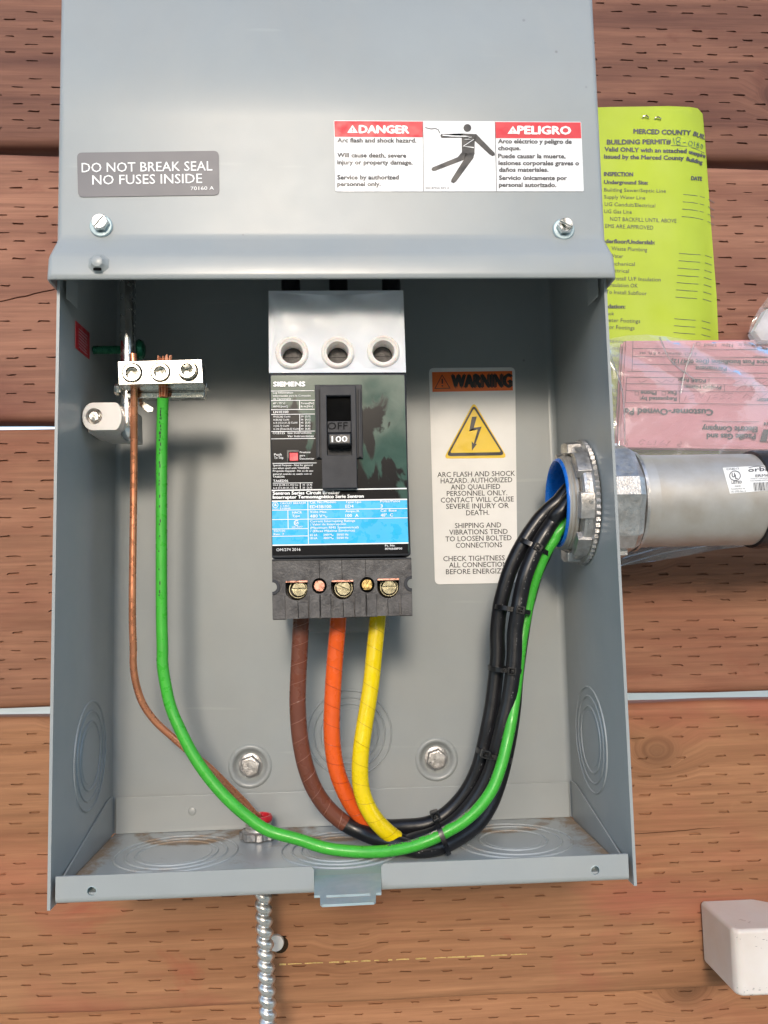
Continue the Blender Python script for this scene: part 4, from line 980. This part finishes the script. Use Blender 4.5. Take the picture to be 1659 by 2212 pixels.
black = W(cC, [(858, 1680, .046)]) + W(cA, [(897, 1815, .050), (938, 1803, .053), (976, 1782, .054), (1006, 1754, .054), (1033, 1719, .053), (1054, 1681, .052), (1068, 1642, .051), (1078, 1603, .050)]) + W(cE, [(505, 545, .049), (545, 370, .049), (572, 200, .049), (592, 0, .049)]) + W(cK, [(365, 1800, .049), (388, 1640, .048), (412, 1500, .048), (448, 1340, .047), (500, 1200, .047), (560, 1070, .047), (625, 960, .047), (690, 865, .048)]) + [at_x(*cK(755, 778), X1)] + endp(.003, -.010)
py, path_b = phase('yellow', 'cable taped in yellow leaving the right pole of the breaker', taped, black, 'tape_yellow')
# jacket print on black cables
for r_, path, fr, to in ((po, path_a, .50, .93), (py, path_b, .52, .92), (pb, path_c, .44, .52)):
    m = MB(); random.seed(len(path)); n = len(path); i = int(n * fr)
    while i < int(n * to):
        p = path[i]; tdir = (path[i + 1] - path[i - 1]).normalized(); toc = (CAM - p); toc = (toc - tdir * toc.dot(tdir)).normalized(); side = tdir.cross(toc)
        ln = random.uniform(.0003, .0009)
        if random.random() < .25:
            c = p + (toc * .93 + side * random.uniform(-.10, .10) + side * .25).normalized() * (RC + .00008); q = side * random.uniform(.00012, .0003)
            m.add([c - tdir * ln / 2 - q, c + tdir * ln / 2 - q, c + tdir * ln / 2 + q, c - tdir * ln / 2 + q], [(0, 1, 2, 3)], False)
        i += random.choice((2, 3, 4, 5))
    tag(m.build('jacket_print', 'ink_grey', r_), kind='stuff')
# green grounding wire
gpts = W(cG, [(985, 905, .034)]) + W(cG, [(982, 970, .036), (976, 1200, .040), (970, 1590, .043)]) + W(cA, [(349, 1300, .044), (351, 1400, .044)]) + W(cQ, [(770, 20, .044), (785, 130, .044), (820, 290, .044), (880, 435, .043), (962, 595, .042), (1065, 745, .041), (1185, 880, .040), (1305, 985, .040), (1435, 1072, .0395)]) \
    + W(cC, [(130, 1655, .039), (300, 1710, .0385), (450, 1733, .037), (600, 1741, .035), (750, 1733, .032), (900, 1705, .0290), (1030, 1660, .0280), (1150, 1602, .0285), (1270, 1530, .030), (1380, 1430, .0325), (1470, 1300, .036), (1530, 1140, .040), (1570, 980, .044), (1600, 830, .046), (1628, 640, .050)]) \
    + W(cK, [(420, 1900, .055), (448, 1740, .056), (475, 1600, .056), (508, 1450, .055), (545, 1330, .053), (590, 1210, .051), (645, 1100, .049), (700, 1015, .048)]) + [at_x(*cK(752, 935), X1)] + endp(-.009, -.008)
gw = thing('green_ground_wire', 'green ground wire curving from the terminal bar across to the conduit', 'wire', gpts[1])
gp = smooth(gpts, 10); m = MB(); m.tube(gp[12:], .0033, 20); m.build('jacket', 'green_wire', gw)
m = MB(); top = at(*cG(995, 690), .030)
for k in range(14):
    a = 2 * PI * k / 14; q = (.0011 if k % 2 else .0020)
    c0 = gpts[0] + Vector((q * math.cos(a) * 1.2, q * math.sin(a), .001)); c1 = gpts[1] + Vector((q * math.cos(a), q * math.sin(a), 0))
    m.tube([c1 + Vector((0, 0, -.002)), c0, c0 + Vector((.0003 * math.cos(a), 0, .006))], .00055, 6)
    t0 = Vector((top.x + .0075 * (k / 13 - .5) * 1.0, .029 + .002 * math.sin(a), top.z - .003)); m.tube([t0, t0 + Vector((random.uniform(-.0008, .0008), 0, .0032 + random.uniform(0, .0014)))], .00055, 6)
tag(m.build('copper_strand', 'copper', gw), kind='stuff')
m = MB(); random.seed(9)
def on_wire(i, off, r):
    p = gp[i]; td = (gp[i + 1] - gp[i - 1]).normalized(); tc_ = CAM - p; tc_ = (tc_ - td * tc_.dot(td)).normalized(); sd_ = td.cross(tc_); return p + (tc_ * math.cos(off) + sd_ * math.sin(off)) * r, td, sd_
for (a, b, off) in ((16, 40, .35), (190, 236, -1.0)):
    for i in range(a, min(b, len(gp) - 2)):
        for q in range(2):
            if random.random() < .6:
                c, td, sd_ = on_wire(i, off + random.uniform(-.15, .15), .00338); ln = random.uniform(.0004, .0010); c = c + td * q * .002
                m.add([c - td * ln - sd_ * .0003, c + td * ln - sd_ * .0003, c + td * ln + sd_ * .0003, c - td * ln + sd_ * .0003], [(0, 1, 2, 3)], False)
tag(m.build('jacket_print', 'ink_black', gw), kind='stuff')
# bare copper
cpts = W(cG, [(742, 655, .032), (748, 780, .032), (750, 900, .034), (750, 1100, .040), (749, 1590, .046)]) + W(cA, [(286, 1300, .047), (288, 1400, .048)]) + W(cQ, [(586, 20, .050), (600, 130, .052), (642, 265, .055), (722, 382, .058), (830, 482, .061), (940, 578, .064), (1060, 672, .068), (1190, 800, .074), (1290, 900, .080), (1345, 965, .084)]) + [Vector((CONN.x, CONN.y, .016)), Vector((CONN.x + .001, CONN.y, -.006))]
m = MB(); m.tube(smooth(cpts, 10), .0021, 16); tag(m.build('copper_wire', 'copper'), 'bare copper wire running from the terminal bar down to the red bushing', 'wire')
# ------------------------------------------------------------------ cable ties
def tie(p0, p1, hp, Y, depth, label, nudge=.55, lay=None):
    a, b = at(*p0, Y), at(*p1, Y); c = (a + b) / 2; e1 = (b - a) / 2; e2 = Vector((0, depth, 0)); ax = e1.cross(e2).normalized()
    r_ = thing('cable_tie', label, 'cable tie', c, 'black cable ties round the cable bundle')
    m = MB(); n = 40; vs_ = []
    for k in range(n):
        t_ = 2 * PI * k / n; q = .8
        ct, st_ = math.cos(t_), math.sin(t_); cx = math.copysign(abs(ct) ** q, ct); sx_ = math.copysign(abs(st_) ** q, st_)
        p = c + e1 * cx + e2 * sx_; nn = (e1.normalized() * cx + Vector((0, 1, 0)) * sx_).normalized()
        for dn, da in ((0, -.00135), (.0010, -.00135), (.0010, .00135), (0, .00135)): vs_.append(p + nn * dn + ax * da)
    m.add(vs_, [(4 * k + j, 4 * ((k + 1) % n) + j, 4 * ((k + 1) % n) + (j + 1) % 4, 4 * k + (j + 1) % 4) for k in range(n) for j in range(4)], False)
    m.build('strap', 'tie_black', r_, angle=40)
    h = at(*hp, Y - depth - .0012); u = e1.normalized(); v = ax
    m = MB(); P = lambda x, y, z: h + u * x + v * y + Vector((0, z, 0))
    o_ = rquad([(-.0027, -.0024), (.0027, -.0024), (.0027, .0024), (-.0027, .0024)], .0008, 2); i_ = [(-.0014, -.0013), (.0014, -.0013), (.0014, .0013), (-.0014, .0013)]
    m.plate(o_, [i_], lambda x, y: P(x, y, -.0022), lambda x, y: P(x, y, .0018), 0, lambda x, y: P(x, y, .0002))
    m.build('head', 'tie_black', r_, bev=.0003)
    m = MB(); q = [P(-.0011, -.0008, 0), P(.0011, -.0008, 0), P(.0011, .0002, 0), P(-.0011, .0002, 0)]; m.prism([k + Vector((0, -.0034, 0)) for k in q], q); m.build('tail', 'tie_black', r_)
tie(cK(405, 1025), cK(652, 1158), cK(558, 1085), .054, .0085, 'topmost black cable tie, nearest the blue throat')
tie(cK(205, 1588), cK(478, 1638), cK(408, 1615), .056, .0100, 'second black cable tie from the top, beside the bottom corner of the warning label')
tie(cK(152, 2108), cK(410, 2130), cK(335, 2135), .057, .0105, 'third black cable tie from the top, about halfway down the bundle')
tie(cE(306, 752), cE(552, 826), cE(362, 782), .055, .0110, 'fourth black cable tie from the top, above the right mounting bolt level')
tie(cC(1060, 1480), cC(1155, 1728), cC(1072, 1488), .041, .0170, 'lowest black cable tie, wrapped near the floor beside the yellow tape')

# ================================================================== BOTTOM CONNECTOR AND FLEXIBLE CONDUIT
fc_ = thing('cable_connector', 'zinc conduit connector with a red bushing on the floor of the box', 'conduit fitting', (CONN.x, CONN.y, .005))
m = MB(); vs_ = []; n = 48
m.lathe([(.0068, .0006), (.0095, .0006)], (CONN.x, CONN.y, .005), (0, 0, 1), 48)
for z in (.0008, .0046):
    for k in range(n):
        a = 2 * PI * k / n; r = .0118 if (k % 6) < 3 else .0104; vs_.append((CONN.x + r * math.cos(a), CONN.y + r * math.sin(a), .005 + z))
m.add(vs_, [(k, (k + 1) % n, (k + 1) % n + n, k + n) for k in range(n)], False)
m.lathe([(.0104, .0046), (.0092, .0052), (.0074, .0052)], (CONN.x, CONN.y, .005), (0, 0, 1), 48); m.build('locknut', 'cast', fc_, angle=30)
m = MB(); m.lathe([(.0080, .003), (.0080, .0062), (.0075, .0068), (.0080, .0076), (.0075, .0084), (.0080, .0092), (.0076, .0100), (.0064, .0102), (.0060, .004)], (CONN.x, CONN.y, .005), (0, 0, 1), 40); m.build('threaded_nipple', 'galv', fc_, angle=50)
m = MB(); m.lathe([(.0076, .0100), (.0084, .0106), (.0086, .0124), (.0078, .0140), (.0066, .0140), (.0058, .0122), (.0052, .004)], (CONN.x, CONN.y, .005), (0, 0, 1), 40); m.build('red_bushing', 'red_plastic', fc_, angle=60)
flx = thing('flexible_conduit', 'spiral armoured metal flexible conduit hanging below the box', 'conduit', (CONN.x, CONN.y, -.2))
fx0, fx1 = at(*cT(302, 300), CONN.y), at(*cT(340, 1260), CONN.y)
dirf = (fx1 - fx0).normalized()
pts = [fx0 + dirf * (-.02 + .30 * k / 560) for k in range(561)]
RF = .0050
m = MB(); m.tube(pts, RF, 26, True, lambda L, t_: RF - .0011 * (1 - abs(math.sin(PI * (L / .0068 + t_ / (2 * PI))))) ** 1.6 - .0004 * math.cos(2 * PI * (L / .0068 + t_ / (2 * PI)))); m.build('armour', 'dull_steel', flx, angle=70)
# lag bolt beside it
p = at(*cT(412, 620), YW + .003)
lg = thing('lag_bolt', 'pale bolt head sunk in a dark hole beside the flexible conduit', 'bolt', p)
m = MB(); m.lathe([(.0001, 0), (.0040, 0.), (.0056, .0004), (.0064, .0016), (.0060, .003)], Vector((p.x + .0016, YW - .0005, p.z - .0012)), (0, 1, 0), 14); m.build('hole_edge', 'hole_wood', lg)
m = MB(); m.lathe([(.0048, .0), (.0053, .0012), (.0050, .0034), (.0042, .0038), (.0001, .0036)], Vector((p.x - .0008, YW + .0005, p.z + .0006)), (0, -1, 0), 24); m.build('head', 'white_plastic', lg)

# ================================================================== PAPERS ON THE WALL
YP = .1135; XE = at(1551, 700, YP).x
def yperm(x):
    e = x - (XE - .030)
    base = YP + .0012 * math.sin((x - .17) * 40)
    return min(YW - .0005, base + (12.0 * e * e if e > 0 else 0))
def permit_surf(u, v):
    y = YP
    for _ in range(10): y = yperm(at(u, v, y).x)
    return at(u, v, y)
per = thing('permit_card', 'bright yellow green building permit sheet stapled to the boards', 'paper', at(1430, 230, YP))
oq = [(1262, 233), (1320, 231), (1400, 230), (1445, 229), (1490, 231), (1507, 234), (1518, 246), (1523, 300), (1537, 500), (1548, 640), (1553, 760), (1556, 985), (1300, 985)]
ow = [permit_surf(u, v) for u, v in oq]
m = MB(); m.plate([(p.x, p.z) for p in ow], [], lambda x, z: Vector((x, yperm(x), z)), lambda x, z: Vector((x, yperm(x) + .0004, z)), .005); PC = m.build('sheet', 'permit_paper', per, angle=60)
t = MB()
lines(t, cP, [('MERCED COUNTY', 472, 332, 975, 346, 40, .055), ('BUIL', 996, 350, 1096, 385, 38, .055), ('BUILDING PERMIT#', 238, 428, 800, 424, 40, .055), ('Valid ONLY with an attached', 216, 488, 938, 504, 36, .055), ('unexpire', 958, 508, 1100, 548, 34, .055), ('issued by the Merced County', 212, 552, 912, 566, 36, .055), ('Building', 936, 572, 1076, 604, 34, .055), ('INSPECTION', 212, 706, 466, 710, 34, .055), ('Underground Site:', 212, 776, 598, 782, 32, .055), ('DATE', 980, 742, 1073, 750, 34, .055),
              ('Building Sewer/Septic Line', 212, 842, 756, 854, 30), ('Supply Water Line', 212, 905, 575, 914, 30), ('UG Conduit/Electrical', 216, 970, 662, 984, 32), ('UG Gas Line', 212, 1034, 456, 1040, 32), ('NOT BACKFILL UNTIL ABOVE', 264, 1102, 850, 1120, 34), ('EMS ARE APPROVED', 222, 1164, 645, 1180, 34), ('Underfloor/Underslab:', 160, 1296, 658, 1310, 34, .055), ('Waste Plumbing', 276, 1362, 592, 1374, 34), ('Water', 258, 1426, 380, 1430, 32), ('Mechanical', 240, 1494, 483, 1500, 32), ('Electrical', 240, 1552, 430, 1562, 32), ('Install U/F Insulation', 290, 1626, 710, 1638, 34), ('U/F Insulation OK', 180, 1680, 508, 1692, 34), ('To Install Subfloor', 226, 1744, 588, 1760, 34), ('Foundation:', 130, 1870, 398, 1876, 34, .055), ('Setback', 150, 1930, 300, 1936, 30), ('Perimeter Footings', 130, 1990, 530, 2004, 34), ('Interior Footings', 150, 2050, 480, 2064, 34)], permit_surf, 0, .0003)
lines(t, cF, [('Retaining', 190, 250, 385, 262, 26), ('& Crossings', 200, 312, 400, 318, 26), ('Pour OK', 240, 372, 400, 378, 26), ('OT POUR', 220, 440, 380, 446, 28), ('ABOVE', 250, 494, 380, 500, 28), ('Slab', 270, 670, 360, 676, 26), ('Steel', 275, 730, 360, 734, 26), ('Pre Gunite', 250, 790, 380, 796, 26), ('Structure', 250, 848, 380, 852, 26), ('Location', 250, 910, 380, 914, 26)], permit_surf, 0, .0003)
for k, (y0, xs) in enumerate([(870, 910), (935, 905), (999, 900), (1065, 896), (1389, 872), (1454, 868), (1519, 862), (1583, 857), (1647, 852), (1711, 847), (1775, 842), (1966, 830), (2027, 827), (2088, 823)]):
    stroke(t, mp_(cP, [(xs, y0), (xs + 95, y0 + 8), (xs + 190 - (k > 3) * 0, y0 + (28 if k < 4 else 14))]), 1.1, permit_surf, .0003)
    stroke(t, mp_(cP, [(xs + 222 + k * 2, y0 + (42 if k < 4 else 18)), (xs + 275 + k * 4, y0 + (74 if k < 4 else 40))]), 1.1, permit_surf, .0003)
stroke(t, mp_(cP, [(803, 438), (900, 442), (1010, 462), (1095, 505)]), 1.1, permit_surf, .0003)
t.build('lettering', 'ink_grey', PC)
t = MB()
for s_ in ([(824, 372), (832, 425)], [(862, 365), (845, 380), (850, 398), (884, 412), (880, 432), (858, 434), (850, 415), (878, 392), (886, 372), (866, 364)], [(908, 414), (934, 413)], [(966, 398), (956, 420), (962, 444), (985, 440), (992, 415), (975, 397)], [(1010, 405), (1008, 446)], [(1042, 412), (1030, 424), (1048, 440), (1046, 458), (1028, 456), (1030, 440), (1050, 420)], [(1072, 425), (1064, 450), (1074, 470), (1084, 448), (1076, 428)]):
    stroke(t, mp_(cP, s_), 1.3, permit_surf, .0003)
t.build('handwriting', 'ink_pen', PC)
for x0, y0 in ((577, 196), (684, 208)):
    m = MB(); m.tube([permit_surf(*cP(x0 + dx, y0 + dy)) + Vector((0, -q, 0)) for dx, dy, q in ((-32, 6, -.001), (-24, -8, .0012), (0, -12, .0018), (24, 2, .0012), (34, 12, -.001))], .0005, 8); m.build('staple', 'nickel', per)
# pink form in its bag
YF = .1035
pk = thing('pink_form', 'folded pink utility form upside down in a clear bag', 'paper', at(1500, 850, YF))
m = MB(); oq = [at(u, v, YF) for u, v in [(1352, 737), (1740, 733), (1740, 972), (1339, 966)]]
yf = lambda x, z: YF + .0006 * math.sin(x * 70 + z * 50)
m.plate([(p.x, p.z) for p in oq], [], lambda x, z: Vector((x, yf(x, z), z)), lambda x, z: Vector((x, YF + .0008, z)), .008); PF = m.build('top_sheet', 'pink_paper', pk, angle=60)
m = MB()
for k in range(4): m = MB(); q = [Vector((p.x + (.0012 * ((k * 7) % 3 - 1) if p.x < .23 else 0), 0, p.z)) for p in oq]; m.prism([p + Vector((0, YF + .0012 + k * .0018, 0)) for p in q], [p + Vector((0, YF + .0025 + k * .0018, 0)) for p in q]); m.build('folded_page', 'pink_paper', pk)
SP = plane(YF - .0006)
t = MB()
lines(t, cF, [('Customer-Owned Po', 1112, 816, 368, 808, 50, .055), ('Pacific Gas and', 1468, 1022, 1062, 1020, 44, .055), ('Electric Company', 1484, 962, 1022, 955, 44, .055), ('Requested by:', 806, 716, 500, 712, 30, .055), ('Fax', 806, 668, 732, 666, 30, .055), ('Phone', 638, 666, 508, 664, 30, .055), ('Project Name:', 1181, 620, 872, 614, 28, .055), ('PG&E Rep:', 1051, 564, 822, 556, 28, .055), ('Permanent', 1226, 464, 966, 452, 32, .055), ('Service Post Installation (Doc 054712)', 1640, 408, 766, 396, 34, .055), ('6 inch diameter x 8 ft. set', 975, 340, 495, 334, 26), ('Dimension', 1640, 372, 1452, 366, 26), ('New   Used', 1280, 268, 1040, 264, 26), ('Permanent pole is:', 1660, 268, 1322, 264, 26), ('Investor:', 1660, 728, 1482, 722, 30, .055)], SP)
for a, b in (((380, 760), (1740, 778)), ((385, 658), (1740, 672)), ((380, 600), (1740, 618)), ((385, 547), (1740, 556)), ((390, 497), (1740, 516)), ((440, 438), (1740, 448)), ((440, 373), (1740, 384)), ((440, 306), (1740, 318)), ((835, 660), (832, 763)), ((1210, 612), (1208, 668)), ((1080, 560), (1078, 608)), ((442, 242), (434, 496)), ((388, 548), (378, 760)), ((1025, 914), (1497, 921))): stroke(t, mp_(cF, [a, b]), 1.0, SP)
for x, y in ((700, 682), (474, 682), (988, 268)): stroke(t, mp_(cF, [(x - 15, y - 14), (x + 15, y - 14), (x + 15, y + 14), (x - 15, y + 14)]), 1.0, SP, .0004, True)
flat(t, mp_(cF, [(1535, 985), (1700, 985), (1700, 1085), (1505, 1085)]), SP)
for k in range(4): flat(t, mp_(cF, [(1540 + k * 24, 925), (1556 + k * 24, 925), (1556 + k * 24, 945), (1540 + k * 24, 945)]), SP)
t.build('lettering', 'ink_grey', PF)
t = MB(); flat(t, mp_(cF, [(1560, 1085), (1590, 1085), (1600, 1005), (1580, 990)]), SP, .0006); t.build('logo_notch', 'pink_paper', PF)
t = MB()
for s_ in ([(400, 1065), (388, 1082), (398, 1120)], [(545, 1080), (520, 1070), (490, 1095), (505, 1112), (530, 1100)], [(580, 1078), (555, 1110), (600, 1108)], [(635, 1075), (628, 1108), (612, 1108)], [(700, 1075), (660, 1110), (712, 1105)], [(755, 1080), (720, 1118), (712, 1112)], [(840, 1085), (850, 1105), (815, 1110), (810, 1120), (845, 1130)],
           [(1280, 680), (1240, 690), (1275, 710), (1235, 728)], [(1220, 685), (1180, 700), (1215, 722), (1170, 726)], [(1150, 690), (1118, 700), (1150, 715), (1110, 722)], [(1090, 700), (1070, 740), (1060, 752)], [(1040, 685), (1010, 720), (1000, 690)], [(960, 690), (915, 715), (960, 722), (905, 728)], [(890, 700), (870, 745)],
           [(1560, 625), (1540, 655), (1520, 622), (1500, 655)], [(1470, 625), (1440, 655), (1425, 620)], [(1390, 625), (1370, 655), (1350, 622), (1310, 652)], [(1570, 570), (1520, 600), (1490, 575), (1440, 602)], [(1400, 575), (1380, 602), (1350, 570), (1280, 600)], [(790, 560), (770, 590), (720, 570), (680, 596), (640, 570)], [(560, 570), (510, 596), (490, 575)], [(1560, 685), (1510, 720), (1480, 690), (1440, 720), (1390, 688), (1360, 722)]):
    stroke(t, mp_(cF, s_), .9, SP, .0005)
tag(t.build('handwriting', 'ink_pencil', PF), kind='stuff')
bag = thing('plastic_bag', 'clear plastic bag holding the pink form above the conduit', 'bag', at(1500, 1100, .098))
bo = [at(u, v, .098) for u, v in [(1306, 735), (1350, 727), (1395, 724), (1440, 727), (1520, 742), (1600, 738), (1740, 732), (1740, 1165), (1560, 1186), (1460, 1205), (1338, 1224), (1325, 1000)]]
def ybag(x, z): return .0985 - .0022 * abs(math.sin(x * 58 + z * 33 + 1.5 * math.sin(z * 61))) - .0018 * abs(math.sin(z * 75 - x * 40)) ** 3
m = MB(); m.plate([(p.x, p.z) for p in bo], [], lambda x, z: Vector((x, ybag(x, z), z)), None, .004); m.build('front_film', 'clear_bag', bag, angle=80)
m = MB(); m.plate([(p.x, p.z) for p in bo], [], lambda x, z: Vector((x, .1118 + .0006 * math.sin(x * 90 + z * 60), z)), None, .008); m.build('back_film', 'clear_bag', bag, angle=80)
m = MB()
for a in ([(1320, 770), (1345, 850), (1350, 960)], [(1425, 729), (1450, 780), (1500, 820)], [(1500, 742), (1480, 800), (1470, 850)], [(1338, 1222), (1430, 1196), (1560, 1172)], [(1345, 1205), (1440, 1180), (1520, 1168)]):
    m = MB(); m.tube(smooth([at(u, v, .0955) for u, v in a], 6), .0005, 6); m.build('film_crease', 'clear_bag', bag)
b2 = thing('document_pouch', 'clear pouch with pale papers at the right edge beside the permit sheet', 'bag', at(1660, 700, .10))
bo = [at(u, v, .097) for u, v in [(1611, 728), (1620, 700), (1636, 670), (1655, 645), (1740, 620), (1740, 748), (1640, 746), (1617, 742)]]
m = MB(); m.plate([(p.x, p.z) for p in bo], [], lambda x, z: Vector((x, .096 - .002 * abs(math.sin(x * 160 + z * 120)), z)), None, .003); m.build('film', 'clear_bag', b2, angle=80)
bo = [at(u, v, .101) for u, v in [(1626, 716), (1650, 672), (1740, 640), (1740, 740), (1640, 738)]]
m = MB(); m.plate([(p.x, p.z) for p in bo], [], lambda x, z: Vector((x, .100 - .003 * abs(math.sin(x * 120 - z * 190)), z)), lambda x, z: Vector((x, .1045, z)), .003); m.build('papers', 'white_paper', b2, angle=50)

# ================================================================== PVC FITTING
pv = thing('conduit_elbow', 'white plastic conduit elbow on the boards at the lower right', 'conduit fitting', at(1600, 2080, .10))
xl = at(*cV(1000, 1300), YW).x; yf_ = .0765
zt1 = at(*cV(1270, 1290), yf_).z; zb1 = at(*cV(1300, 1955), yf_).z
pl = [(xl, YW - .0005), (xl - .001, yf_ + .004), (xl + .002, yf_), (xl + .16, yf_ - .001), (xl + .16, yf_ + .034), (xl + .066, yf_ + .034), (xl + .050, YW - .012), (xl + .036, YW - .0005)]
m = MB(); m.prism([Vector((x, y, zt1)) for x, y in pl], [Vector((x, y, zb1)) for x, y in pl]); m.build('body', 'pvc', pv, bev=.0036, seg=4)
m = MB(); m.lathe([(.0165, 0), (.0165, .1)], Vector((xl + .06, YW - .012, (zt1 + zb1) / 2)), (1, 0, 0), 40, True, True); m.build('pipe_stub', 'galv', pv)
m = MB(); random.seed(5)
for k in range(26):
    u, v = cV(random.uniform(1330, 1650), random.choice((random.uniform(1330, 1480), random.uniform(1850, 1935)))); stroke(m, [(u, v), (u + random.uniform(.6, 5), v + random.uniform(-1, 1))], random.uniform(.5, 1.1), plane(yf_ - .0006))
tag(m.build('scuff_mark', 'ink_grey', pv), kind='stuff')

bpy.data.objects.remove(fo); bpy.data.curves.remove(fc)
